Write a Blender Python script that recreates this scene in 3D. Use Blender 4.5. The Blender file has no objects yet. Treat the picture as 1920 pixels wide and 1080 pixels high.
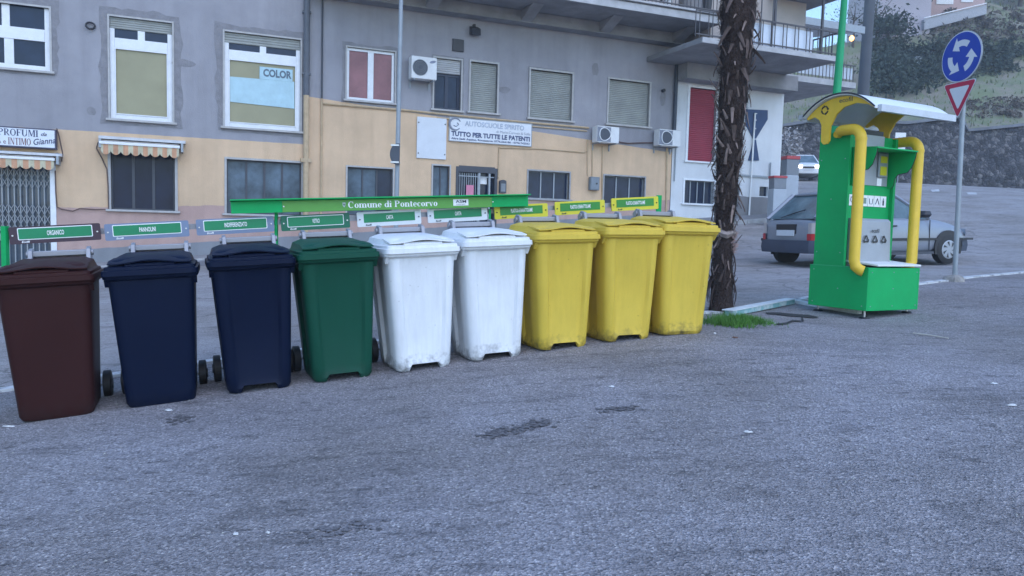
import bpy, bmesh, math, random
import numpy as np
from math import sin, cos, pi, radians, atan2, sqrt
from mathutils import Vector, Matrix, noise as mnoise
random.seed(7)
S = bpy.context.scene
COL = S.collection
# ------------------------------------------------------------------ camera
HC = 1.45
PITCH, ROLL = radians(4.19), radians(1.48)
FPX = 1440.0
cam_d = bpy.data.cameras.new('camera'); cam_d.lens = 27.0; cam_d.sensor_width = 36.0
cam_d.clip_start = 0.05; cam_d.clip_end = 2000
cam = bpy.data.objects.new('camera', cam_d); COL.objects.link(cam)
CM = Matrix.Rotation(pi/2-PITCH, 3, 'X') @ Matrix.Rotation(ROLL, 3, 'Z')
cam.matrix_world = Matrix.Translation((0, 0, HC)) @ CM.to_4x4()
S.camera = cam
# ------------------------------------------------------------------ sky, sun, exposure
world = bpy.data.worlds.new('World'); S.world = world; world.use_nodes = True
wn = world.node_tree; wn.nodes.clear()
sky = wn.nodes.new('ShaderNodeTexSky'); sky.sky_type = 'NISHITA'; sky.sun_disc = False
SUN_EL, SUN_AZ = radians(48), radians(150)      # azimuth measured clockwise from +y
sky.sun_elevation = SUN_EL; sky.sun_rotation = SUN_AZ
sky.air_density = 1.3; sky.dust_density = 0.3; sky.ozone_density = 7.0
bg = wn.nodes.new('ShaderNodeBackground'); bg.inputs['Strength'].default_value = 0.15
wo = wn.nodes.new('ShaderNodeOutputWorld')
wn.links.new(sky.outputs[0], bg.inputs[0]); wn.links.new(bg.outputs[0], wo.inputs[0])
sun_d = bpy.data.lights.new('sun', 'SUN'); sun_d.energy = 0.62; sun_d.angle = radians(70); sun_d.color = (1.0, .92, .88)
sun = bpy.data.objects.new('sun', sun_d); COL.objects.link(sun)
sdir = Vector((sin(SUN_AZ)*cos(SUN_EL), cos(SUN_AZ)*cos(SUN_EL), sin(SUN_EL)))
sun.rotation_euler = sdir.to_track_quat('Z', 'Y').to_euler()
S.view_settings.view_transform = 'Standard'; S.view_settings.look = 'None'
S.view_settings.gamma = 1.0; S.view_settings.exposure = 1.2
try: S.view_settings.use_curve_mapping = False
except Exception: pass

# ------------------------------------------------------------------ geometry of the view
def ray(px, py): return CM @ Vector(((px-960)/FPX, -(py-540)/FPX, -1.0))
def P(px, py, depth):
    r = ray(px, py); t = depth/r.y
    return Vector((r.x*t, depth, HC+r.z*t))
FA = radians(22.8); FD = 20.0                      # facade direction and distance
fd = Vector((cos(FA), sin(FA), 0)); fn = Vector((-sin(FA), cos(FA), 0))
def FP(px, py, out=0.0):                            # point on the facade plane -> (s, z)
    r = ray(px, py); t = (FD-out)/(r.dot(fn)); p = r*t
    return p.dot(fd), HC+p.z
def FR(l, r, t, b, out=0.0):
    mx, my = (l+r)/2, (t+b)/2
    return FP(l, my, out)[0], FP(r, my, out)[0], FP(mx, b, out)[1], FP(mx, t, out)[1]
def fw(s, n, z): return fd*s + fn*(FD-n) + Vector((0, 0, z))
# ------------------------------------------------------------------ ground height (thin plate through measured points)
BINPX = [(107, 785), (303, 760), (488, 733), (645, 712), (797, 693), (932, 673), (1058, 654), (1178, 639), (1280, 627)]
BIND = [5.2*(1+.0423*(i-1)) for i in range(9)]
smp = []
bz = [P(*BINPX[i], BIND[i]) for i in range(9)]
smp += [(bz[i].x, bz[i].y, bz[i].z) for i in (0, 2, 4, 6, 8)]
for px, py, d in [(1622, 599, 8.3), (1790, 526, 11.1), (1480, 505, 14.2), (1790, 496, 15.4), (1510, 338, 44), (1480, 343, 48), (1920, 355, 48), (1700, 349, 48)]:
    p = P(px, py, d); smp.append((p.x, p.y, p.z))
for px, py in [(20, 512), (190, 502), (700, 462), (1262, 420), (1440, 408)]:
    s, z = FP(px, py); p = fw(s, 0, z); smp.append((p.x, p.y, z))
smp += [(0, 0, 0), (-8, -4, -.75), (8, -4, .1), (0, -4, -.25), (-9, 4, -.45), (12, 6, .75), (40, 50, 5.0), (-16, 50, 1.2), (-17, 16, -.1), (30, 20, 1.9), (20, 12, 1.25)]
A = np.array(smp)
def _phi(r2): return np.where(r2 > 1e-12, r2*np.log(np.maximum(r2, 1e-12)), 0)
_n = len(A)
_K = _phi((A[:, None, 0]-A[None, :, 0])**2+(A[:, None, 1]-A[None, :, 1])**2)+np.eye(_n)*0.12
_Pm = np.c_[np.ones(_n), A[:, 0], A[:, 1]]
_L = np.block([[_K, _Pm], [_Pm.T, np.zeros((3, 3))]])
_W = np.linalg.solve(_L, np.r_[A[:, 2], 0, 0, 0])
def GA(x, y):
    x = np.clip(np.asarray(x, float), -18, 42); y = np.clip(np.asarray(y, float), -5, 52)
    r2 = (x[..., None]-A[:, 0])**2+(y[..., None]-A[:, 1])**2
    return _phi(r2)@_W[:_n]+_W[_n]+_W[_n+1]*x+_W[_n+2]*y
def G(x, y): return float(GA(np.array([x]), np.array([y]))[0])
def hit(px, py):                                    # where a sight line meets the ground
    r = ray(px, py); ts = np.arange(1.5, 70, .02)
    z = HC+r.z*ts; g = GA(r.x*ts, r.y*ts); k = np.argmax(z < g)
    if not (z < g).any(): k = len(ts)-1
    t = ts[k]; return Vector((r.x*t, r.y*t, float(g[k])))
def gslope(x, y, d):
    return (G(x+d[0]*.3, y+d[1]*.3)-G(x-d[0]*.3, y-d[1]*.3))/.6

# ------------------------------------------------------------------ materials
MATS = {}
def mat(name, col, rough=.6, var=.12, scale=6, bump=.0, bscale=60, metal=0, spec=.5, dirt=None, coord='Object', col2=None, thr=None, emit=None, streak=False):
    if name in MATS: return MATS[name]
    m = bpy.data.materials.new(name); m.use_nodes = True; nt = m.node_tree; N = nt.nodes; L = nt.links
    b = N['Principled BSDF']; b.inputs['Roughness'].default_value = rough; b.inputs['Metallic'].default_value = metal
    b.inputs['Specular IOR Level'].default_value = spec
    tc = N.new('ShaderNodeTexCoord'); mp = N.new('ShaderNodeMapping'); L.new(tc.outputs[coord], mp.inputs[0])
    if dirt:
        oi = N.new('ShaderNodeObjectInfo'); om = N.new('ShaderNodeMath'); om.operation = 'MULTIPLY'; om.inputs[1].default_value = 37.0; L.new(oi.outputs['Random'], om.inputs[0])
        cv = N.new('ShaderNodeCombineXYZ'); L.new(om.outputs[0], cv.inputs[0]); L.new(om.outputs[0], cv.inputs[1]); L.new(cv.outputs[0], mp.inputs['Location'])
    if streak: mp.inputs['Scale'].default_value = (1, 1, .12)
    nz = N.new('ShaderNodeTexNoise'); nz.inputs['Scale'].default_value = scale; nz.inputs['Detail'].default_value = 6; nz.inputs['Roughness'].default_value = .62
    L.new(mp.outputs[0], nz.inputs['Vector'])
    rmp = N.new('ShaderNodeValToRGB'); L.new(nz.outputs['Fac'], rmp.inputs[0])
    lo, hi = (thr or (.3, .7)); rmp.color_ramp.elements[0].position = lo; rmp.color_ramp.elements[1].position = hi
    c = Vector(col); d = Vector(col2) if col2 else c*(1-var)
    e = c if col2 else c*(1+var*.6)
    rmp.color_ramp.elements[0].color = (*[min(1, v) for v in d], 1); rmp.color_ramp.elements[1].color = (*[min(1, v) for v in e], 1)
    out = rmp.outputs[0]
    if dirt:                                       # (height, colour, amount): splashed dirt low on the thing
        h, dc, am = dirt
        sx = N.new('ShaderNodeSeparateXYZ'); L.new(tc.outputs['Object'], sx.inputs[0])
        mr = N.new('ShaderNodeMapRange'); mr.inputs[1].default_value = 0; mr.inputs[2].default_value = h; mr.inputs[3].default_value = .78; mr.inputs[4].default_value = .25; L.new(sx.outputs[2], mr.inputs[0])
        n2 = N.new('ShaderNodeTexNoise'); n2.inputs['Scale'].default_value = 14; n2.inputs['Detail'].default_value = 8; n2.inputs['Roughness'].default_value = .7; L.new(mp.outputs[0], n2.inputs['Vector'])
        ml = N.new('ShaderNodeMath'); ml.operation = 'MULTIPLY'; L.new(mr.outputs[0], ml.inputs[0]); L.new(n2.outputs['Fac'], ml.inputs[1])
        r2 = N.new('ShaderNodeValToRGB'); r2.color_ramp.elements[0].position = .26; r2.color_ramp.elements[1].position = .5
        r2.color_ramp.elements[0].color = (0, 0, 0, 1); r2.color_ramp.elements[1].color = (am, am, am, 1); L.new(ml.outputs[0], r2.inputs[0])
        mx = N.new('ShaderNodeMixRGB'); L.new(r2.outputs[0], mx.inputs[0]); L.new(out, mx.inputs[1]); mx.inputs[2].default_value = (*dc, 1); out = mx.outputs[0]
        ms = N.new('ShaderNodeMapping'); ms.inputs['Scale'].default_value = (9, 9, .8); L.new(mp.outputs[0], ms.inputs[0])
        n6 = N.new('ShaderNodeTexNoise'); n6.inputs['Scale'].default_value = 3.0; n6.inputs['Detail'].default_value = 7; n6.inputs['Roughness'].default_value = .7; L.new(ms.outputs[0], n6.inputs['Vector'])
        r6 = N.new('ShaderNodeValToRGB'); L.new(n6.outputs['Fac'], r6.inputs[0]); r6.color_ramp.elements[0].position = .30; r6.color_ramp.elements[1].position = .56
        r6.color_ramp.elements[0].color = (.91, .905, .89, 1); r6.color_ramp.elements[1].color = (1, 1, 1, 1)
        m6 = N.new('ShaderNodeMixRGB'); m6.blend_type = 'MULTIPLY'; m6.inputs[0].default_value = am; L.new(out, m6.inputs[1]); L.new(r6.outputs[0], m6.inputs[2]); out = m6.outputs[0]
        n7 = N.new('ShaderNodeTexNoise'); n7.inputs['Scale'].default_value = 45; n7.inputs['Detail'].default_value = 2; L.new(mp.outputs[0], n7.inputs['Vector'])
        r7 = N.new('ShaderNodeValToRGB'); L.new(n7.outputs['Fac'], r7.inputs[0]); r7.color_ramp.elements[0].position = .22; r7.color_ramp.elements[1].position = .27
        r7.color_ramp.elements[0].color = (.45, .43, .4, 1); r7.color_ramp.elements[1].color = (1, 1, 1, 1)
        m7 = N.new('ShaderNodeMixRGB'); m7.blend_type = 'MULTIPLY'; m7.inputs[0].default_value = am; L.new(out, m7.inputs[1]); L.new(r7.outputs[0], m7.inputs[2]); out = m7.outputs[0]
    L.new(out, b.inputs['Base Color'])
    if bump:
        n3 = N.new('ShaderNodeTexNoise'); n3.inputs['Scale'].default_value = bscale; n3.inputs['Detail'].default_value = 4; L.new(tc.outputs[coord], n3.inputs['Vector'])
        bp = N.new('ShaderNodeBump'); bp.inputs['Strength'].default_value = bump; bp.inputs['Distance'].default_value = .02; L.new(n3.outputs['Fac'], bp.inputs['Height']); L.new(bp.outputs[0], b.inputs['Normal'])
    if emit:
        b.inputs['Emission Color'].default_value = (*emit[0], 1); b.inputs['Emission Strength'].default_value = emit[1]
    MATS[name] = m; return m

def asphalt(name, base, chip, fine, crack=False, bumpd=.01):
    m = bpy.data.materials.new(name); m.use_nodes = True; nt = m.node_tree; N = nt.nodes; L = nt.links
    b = N['Principled BSDF']; b.inputs['Roughness'].default_value = .82; b.inputs['Specular IOR Level'].default_value = .35
    tc = N.new('ShaderNodeTexCoord')
    vo = N.new('ShaderNodeTexVoronoi'); vo.inputs['Scale'].default_value = fine; L.new(tc.outputs['Object'], vo.inputs['Vector'])
    wnz = N.new('ShaderNodeTexWhiteNoise'); L.new(vo.outputs['Color'], wnz.inputs['Vector'])
    r = N.new('ShaderNodeValToRGB'); L.new(wnz.outputs['Value'], r.inputs[0])
    E = r.color_ramp.elements; E[0].position = 0; E[0].color = (*[v*.62 for v in base], 1); E[1].position = 1; E[1].color = (*chip, 1)
    e = E.new(.28); e.color = (*[v*.85 for v in base], 1); e = E.new(.75); e.color = (*[v*1.12 for v in base], 1); e = E.new(.93); e.color = (*[v*1.3 for v in base], 1)
    n1 = N.new('ShaderNodeTexNoise'); n1.inputs['Scale'].default_value = .55; n1.inputs['Detail'].default_value = 7; n1.inputs['Roughness'].default_value = .6; L.new(tc.outputs['Object'], n1.inputs['Vector'])
    r1 = N.new('ShaderNodeValToRGB'); L.new(n1.outputs['Fac'], r1.inputs[0]); r1.color_ramp.elements[0].position = .32; r1.color_ramp.elements[1].position = .68
    r1.color_ramp.elements[0].color = (.76, .73, .68, 1); r1.color_ramp.elements[1].color = (1.12, 1.13, 1.16, 1)
    mu = N.new('ShaderNodeMixRGB'); mu.blend_type = 'MULTIPLY'; mu.inputs[0].default_value = 1; L.new(r.outputs[0], mu.inputs[1]); L.new(r1.outputs[0], mu.inputs[2])
    mp = N.new('ShaderNodeMapping'); mp.inputs['Rotation'].default_value = (0, 0, radians(-15)); mp.inputs['Scale'].default_value = (.6, 2.6, 1); L.new(tc.outputs['Object'], mp.inputs[0])
    n4 = N.new('ShaderNodeTexNoise'); n4.inputs['Scale'].default_value = 1.9; n4.inputs['Detail'].default_value = 9; n4.inputs['Roughness'].default_value = .72; L.new(mp.outputs[0], n4.inputs['Vector'])
    r4 = N.new('ShaderNodeValToRGB'); L.new(n4.outputs['Fac'], r4.inputs[0]); r4.color_ramp.elements[0].position = .3; r4.color_ramp.elements[1].position = .46
    r4.color_ramp.elements[0].color = (.66, .66, .67, 1); r4.color_ramp.elements[1].color = (1, 1, 1, 1)
    m2 = N.new('ShaderNodeMixRGB'); m2.blend_type = 'MULTIPLY'; m2.inputs[0].default_value = .8; L.new(mu.outputs[0], m2.inputs[1]); L.new(r4.outputs[0], m2.inputs[2])
    out = m2.outputs[0]
    mq = N.new('ShaderNodeMapping'); mq.inputs['Rotation'].default_value = (0, 0, radians(-20)); mq.inputs['Scale'].default_value = (.55, 1.5, 1); L.new(tc.outputs['Object'], mq.inputs[0])
    for sc_, lo_, hi_, dk_ in ((34, .29, .39, .36), (11, .32, .43, .6), (3.3, .31, .45, .72), (1.1, .36, .52, .86)):
        nq = N.new('ShaderNodeTexNoise'); nq.inputs['Scale'].default_value = sc_; nq.inputs['Detail'].default_value = 4; nq.inputs['Roughness'].default_value = .65; L.new(mq.outputs[0], nq.inputs['Vector'])
        rq = N.new('ShaderNodeValToRGB'); L.new(nq.outputs['Fac'], rq.inputs[0]); rq.color_ramp.elements[0].position = lo_; rq.color_ramp.elements[1].position = hi_
        rq.color_ramp.elements[0].color = (dk_, dk_, dk_, 1); rq.color_ramp.elements[1].color = (1, 1, 1, 1)
        mm_ = N.new('ShaderNodeMixRGB'); mm_.blend_type = 'MULTIPLY'; mm_.inputs[0].default_value = 1; L.new(out, mm_.inputs[1]); L.new(rq.outputs[0], mm_.inputs[2]); out = mm_.outputs[0]
    if crack:
        nd = N.new('ShaderNodeTexNoise'); nd.inputs['Scale'].default_value = 1.4; nd.inputs['Detail'].default_value = 5; L.new(tc.outputs['Object'], nd.inputs['Vector'])
        ad = N.new('ShaderNodeMixRGB'); ad.blend_type = 'ADD'; ad.inputs[0].default_value = .9; L.new(tc.outputs['Object'], ad.inputs[1]); L.new(nd.outputs['Color'], ad.inputs[2])
        vc = N.new('ShaderNodeTexVoronoi'); vc.feature = 'DISTANCE_TO_EDGE'; vc.inputs['Scale'].default_value = .42; L.new(ad.outputs[0], vc.inputs['Vector'])
        rc = N.new('ShaderNodeValToRGB'); L.new(vc.outputs['Distance'], rc.inputs[0]); rc.color_ramp.elements[0].position = .0; rc.color_ramp.elements[1].position = .011
        rc.color_ramp.elements[0].color = (.45, .45, .45, 1); rc.color_ramp.elements[1].color = (1, 1, 1, 1)
        m3 = N.new('ShaderNodeMixRGB'); m3.blend_type = 'MULTIPLY'; m3.inputs[0].default_value = .8; L.new(out, m3.inputs[1]); L.new(rc.outputs[0], m3.inputs[2]); out = m3.outputs[0]
    L.new(out, b.inputs['Base Color'])
    bp = N.new('ShaderNodeBump'); bp.inputs['Strength'].default_value = .9; bp.inputs['Distance'].default_value = bumpd
    L.new(vo.outputs['Distance'], bp.inputs['Height'])
    n5 = N.new('ShaderNodeTexNoise'); n5.inputs['Scale'].default_value = fine*.35; n5.inputs['Detail'].default_value = 5; L.new(tc.outputs['Object'], n5.inputs['Vector'])
    bp2 = N.new('ShaderNodeBump'); bp2.inputs['Strength'].default_value = .7; bp2.inputs['Distance'].default_value = bumpd*1.6; L.new(n5.outputs['Fac'], bp2.inputs['Height']); L.new(bp.outputs[0], bp2.inputs['Normal'])
    L.new(bp2.outputs[0], b.inputs['Normal'])
    return m

def wallmat(name, zones, stain=.25):
    """plaster whose paint changes at real paint lines: zones = list of (zline(s0,z0,s1,z1), colour above); object x = along, z = up"""
    m = bpy.data.materials.new(name); m.use_nodes = True; nt = m.node_tree; N = nt.nodes; L = nt.links
    b = N['Principled BSDF']; b.inputs['Roughness'].default_value = .9; b.inputs['Specular IOR Level'].default_value = .2
    tc = N.new('ShaderNodeTexCoord'); sx = N.new('ShaderNodeSeparateXYZ'); L.new(tc.outputs['Object'], sx.inputs[0])
    nj = N.new('ShaderNodeTexNoise'); nj.inputs['Scale'].default_value = 3; nj.inputs['Detail'].default_value = 5; L.new(tc.outputs['Object'], nj.inputs['Vector'])
    out = None
    for (expr, colr, jit) in zones:
        if out is None:
            rgb = N.new('ShaderNodeRGB'); rgb.outputs[0].default_value = (*colr, 1); out = rgb.outputs[0]; continue
        # expr = (z0, slope, s_min, s_max): paint where z < z0+slope*s and s in range
        z0, sl, a0, a1 = expr
        ms = N.new('ShaderNodeMath'); ms.operation = 'MULTIPLY_ADD'; L.new(sx.outputs[0], ms.inputs[0]); ms.inputs[1].default_value = sl; ms.inputs[2].default_value = z0
        mj = N.new('ShaderNodeMath'); mj.operation = 'MULTIPLY_ADD'; L.new(nj.outputs['Fac'], mj.inputs[0]); mj.inputs[1].default_value = jit; L.new(ms.outputs[0], mj.inputs[2])
        lt = N.new('ShaderNodeMath'); lt.operation = 'LESS_THAN'; L.new(sx.outputs[2], lt.inputs[0]); L.new(mj.outputs[0], lt.inputs[1])
        g1 = N.new('ShaderNodeMath'); g1.operation = 'GREATER_THAN'; L.new(sx.outputs[0], g1.inputs[0]); g1.inputs[1].default_value = a0
        g2 = N.new('ShaderNodeMath'); g2.operation = 'LESS_THAN'; L.new(sx.outputs[0], g2.inputs[0]); g2.inputs[1].default_value = a1
        p1 = N.new('ShaderNodeMath'); p1.operation = 'MULTIPLY'; L.new(lt.outputs[0], p1.inputs[0]); L.new(g1.outputs[0], p1.inputs[1])
        p2 = N.new('ShaderNodeMath'); p2.operation = 'MULTIPLY'; L.new(p1.outputs[0], p2.inputs[0]); L.new(g2.outputs[0], p2.inputs[1])
        mx = N.new('ShaderNodeMixRGB'); L.new(p2.outputs[0], mx.inputs[0]); L.new(out, mx.inputs[1]); mx.inputs[2].default_value = (*colr, 1); out = mx.outputs[0]
    n1 = N.new('ShaderNodeTexNoise'); n1.inputs['Scale'].default_value = .8; n1.inputs['Detail'].default_value = 8; n1.inputs['Roughness'].default_value = .65; L.new(tc.outputs['Object'], n1.inputs['Vector'])
    r1 = N.new('ShaderNodeValToRGB'); L.new(n1.outputs['Fac'], r1.inputs[0]); r1.color_ramp.elements[0].position = .3; r1.color_ramp.elements[1].position = .68
    v = 1-stain; r1.color_ramp.elements[0].color = (v, v, v*1.0, 1); r1.color_ramp.elements[1].color = (1.1, 1.1, 1.1, 1)
    mp = N.new('ShaderNodeMapping'); mp.inputs['Scale'].default_value = (2.2, 2.2, .18); L.new(tc.outputs['Object'], mp.inputs[0])
    n2 = N.new('ShaderNodeTexNoise'); n2.inputs['Scale'].default_value = 2.0; n2.inputs['Detail'].default_value = 7; L.new(mp.outputs[0], n2.inputs['Vector'])
    r2 = N.new('ShaderNodeValToRGB'); L.new(n2.outputs['Fac'], r2.inputs[0]); r2.color_ramp.elements[0].position = .3; r2.color_ramp.elements[1].position = .55
    w = 1-stain*.55; r2.color_ramp.elements[0].color = (w, w, w, 1); r2.color_ramp.elements[1].color = (1, 1, 1, 1)
    a = N.new('ShaderNodeMixRGB'); a.blend_type = 'MULTIPLY'; a.inputs[0].default_value = 1; L.new(out, a.inputs[1]); L.new(r1.outputs[0], a.inputs[2])
    c = N.new('ShaderNodeMixRGB'); c.blend_type = 'MULTIPLY'; c.inputs[0].default_value = 1; L.new(a.outputs[0], c.inputs[1]); L.new(r2.outputs[0], c.inputs[2])
    L.new(c.outputs[0], b.inputs['Base Color'])
    n3 = N.new('ShaderNodeTexNoise'); n3.inputs['Scale'].default_value = 35; n3.inputs['Detail'].default_value = 5; L.new(tc.outputs['Object'], n3.inputs['Vector'])
    bp = N.new('ShaderNodeBump'); bp.inputs['Strength'].default_value = .35; bp.inputs['Distance'].default_value = .015; L.new(n3.outputs['Fac'], bp.inputs['Height']); L.new(bp.outputs[0], b.inputs['Normal'])
    return m

# ------------------------------------------------------------------ mesh builder and object helpers
class MB:
    def __init__(s): s.v = []; s.f = []
    def add(s, vs, fs):
        o = len(s.v); s.v += [tuple(v) for v in vs]; s.f += [tuple(i+o for i in f) for f in fs]; return s
    def box(s, x0, x1, y0, y1, z0, z1):
        x0, x1 = min(x0, x1), max(x0, x1); y0, y1 = min(y0, y1), max(y0, y1); z0, z1 = min(z0, z1), max(z0, z1)
        return s.add([(x0, y0, z0), (x1, y0, z0), (x1, y1, z0), (x0, y1, z0), (x0, y0, z1), (x1, y0, z1), (x1, y1, z1), (x0, y1, z1)],
                     [(0, 3, 2, 1), (4, 5, 6, 7), (0, 1, 5, 4), (1, 2, 6, 5), (2, 3, 7, 6), (3, 0, 4, 7)])
    def prism(s, poly, a0, a1, ax='y'):              # poly in the two other axes, extruded along ax
        def m(p, a): return (p[0], a, p[1]) if ax == 'y' else ((a, p[0], p[1]) if ax == 'x' else (p[0], p[1], a))
        n = len(poly); vs = [m(p, a0) for p in poly]+[m(p, a1) for p in poly]
        fs = [tuple(range(n)), tuple(range(2*n-1, n-1, -1))]+[(i, (i+1) % n, n+(i+1) % n, n+i) for i in range(n)]
        return s.add(vs, fs)
    def loft(s, rings, cap0=True, cap1=True, closed=True):
        n = len(rings[0]); o = len(s.v)
        for r in rings: s.v += [tuple(p) for p in r]
        for k in range(len(rings)-1):
            for i in range(n if closed else n-1):
                j = (i+1) % n; s.f.append((o+k*n+i, o+k*n+j, o+(k+1)*n+j, o+(k+1)*n+i))
        if cap0: s.f.append(tuple(o+i for i in range(n-1, -1, -1)))
        if cap1: s.f.append(tuple(o+(len(rings)-1)*n+i for i in range(n)))
        return s
    def tube(s, path, r, n=10, cap=True):
        path = [Vector(p) for p in path]; rs = r if isinstance(r, (list, tuple)) else [r]*len(path)
        up = Vector((0, 0, 1)); rings = []; prev = None
        for i, p in enumerate(path):
            t = (path[min(i+1, len(path)-1)]-path[max(i-1, 0)]).normalized()
            if prev is None:
                a = t.cross(up) if abs(t.z) < .95 else t.cross(Vector((1, 0, 0)))
            else: a = prev-t*prev.dot(t)
            a.normalize(); prev = a; b = t.cross(a)
            rings.append([p+(a*cos(2*pi*k/n)+b*sin(2*pi*k/n))*rs[i] for k in range(n)])
        return s.loft(rings, cap, cap)
    def disc(s, c, r, d, ax='y', n=28):              # a short cylinder
        c = Vector(c); e = {'x': Vector((1, 0, 0)), 'y': Vector((0, 1, 0)), 'z': Vector((0, 0, 1))}[ax]
        return s.tube([c-e*d/2, c+e*d/2], r, n)
    def build(s, name, m, parent=None, smooth=False, bevel=0, link=True, seg=2):
        me = bpy.data.meshes.new(name); me.from_pydata(s.v, [], s.f)
        bm = bmesh.new(); bm.from_mesh(me); bmesh.ops.recalc_face_normals(bm, faces=bm.faces)
        if smooth:
            for f in bm.faces: f.smooth = True
            for e in bm.edges:
                if len(e.link_faces) == 2 and e.calc_face_angle(0) > radians(38): e.smooth = False
        bm.to_mesh(me); bm.free()
        if m: me.materials.append(m)
        o = bpy.data.objects.new(name, me)
        if link: COL.objects.link(o)
        if parent: o.parent = parent
        if bevel:
            md = o.modifiers.new('bevel', 'BEVEL'); md.width = bevel; md.segments = seg; md.limit_method = 'ANGLE'; md.angle_limit = radians(40)
        return o
def tag(o, label=None, cat=None, group=None, kind=None):
    if label: o['label'] = label
    if cat: o['category'] = cat
    if group: o['group'] = group
    if kind: o['kind'] = kind
    return o
def thing(name, label, cat, loc=(0, 0, 0), rotz=0, group=None, tilt=None):
    o = bpy.data.objects.new(name, None); COL.objects.link(o); o.empty_display_size = .1
    o.location = loc
    if tilt: o.rotation_mode = 'XYZ'; o.rotation_euler = (tilt[0], tilt[1], rotz)
    else: o.rotation_euler = (0, 0, rotz)
    return tag(o, label, cat, group)
def copy_tree(o, parent=None):
    c = o.copy(); COL.objects.link(c)
    if parent: c.parent = parent
    for ch in list(o.children): copy_tree(ch, c)
    return c
def part(mb, name, m, parent, **k): return mb.build(name, m, parent, **k)
def rrect(cx, cy, hx, hy, r, z, n=4):
    pts = []
    for (sx, sy, a0) in ((1, 1, 0), (-1, 1, pi/2), (-1, -1, pi), (1, -1, 3*pi/2)):
        for k in range(n+1):
            a = a0+k*pi/2/n; pts.append((cx+sx*(hx-r)+r*cos(a), cy+sy*(hy-r)+r*sin(a), z))
    return pts

# text ------------------------------------------------------------
def text_mesh(s, width=None, height=.1, bold=0., depth=.003, shear=0, sx=1.0):
    cu = bpy.data.curves.new('t', 'FONT'); cu.body = s; cu.size = 1; cu.offset = bold; cu.shear = shear; cu.resolution_u = 3
    cu.align_x = 'CENTER'; cu.align_y = 'CENTER'
    ob = bpy.data.objects.new('t', cu); COL.objects.link(ob)
    dg = bpy.context.evaluated_depsgraph_get(); me = bpy.data.meshes.new_from_object(ob.evaluated_get(dg))
    bpy.data.objects.remove(ob); bpy.data.curves.remove(cu)
    vs = np.array([v.co[:] for v in me.vertices]); fs = [tuple(p.vertices) for p in me.polygons]; bpy.data.meshes.remove(me)
    mn, mx = vs.min(0), vs.max(0); c = (mn+mx)/2; vs = vs-c
    h = mx[1]-mn[1]; w = mx[0]-mn[0]; ky = height/h; kx = (width/w) if width else ky*sx
    mb = MB(); mb.add([(v[0]*kx, -depth, v[1]*ky) for v in vs], fs); return mb    # upright text facing -y
def put_text(parent, s, x, y, z, m, name='lettering', **k):
    mb = text_mesh(s, **k); mb.v = [(v[0]+x, v[1]+y, v[2]+z) for v in mb.v]
    return mb.build(name, m, parent)
# a small serif alphabet drawn from strokes -----------------------
TK, TN = .15, .06
def _bar(x0, x1, y0, y1): return [[(x0, y0), (x1, y0), (x1, y1), (x0, y1)]]
def _stem(x, y0, y1, s0=True, s1=True, tk=TK):
    q = _bar(x-tk/2, x+tk/2, y0, y1)
    if s0: q += _bar(x-tk*.95, x+tk*.95, y0, y0+.035)
    if s1: q += _bar(x-tk*.95, x+tk*.95, y1-.035, y1)
    return q
def _arc(cx, cy, rx, ry, a0, a1, n=14, tk=TK):
    q = []
    def pt(a):
        w = TN+(tk-TN)*abs(cos(a))**1.3
        return (cx+(rx)*cos(a), cy+ry*sin(a)), (cx+(rx-w)*cos(a), cy+(ry-max(TN, w*.5))*sin(a))
    for k in range(n):
        A0, B0 = pt(a0+(a1-a0)*k/n); A1, B1 = pt(a0+(a1-a0)*(k+1)/n); q.append([A0, A1, B1, B0])
    return q
def _line(x0, y0, x1, y1, w): return [[(x0-w/2, y0), (x0+w/2, y0), (x1+w/2, y1), (x1-w/2, y1)]]
d2 = radians
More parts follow.
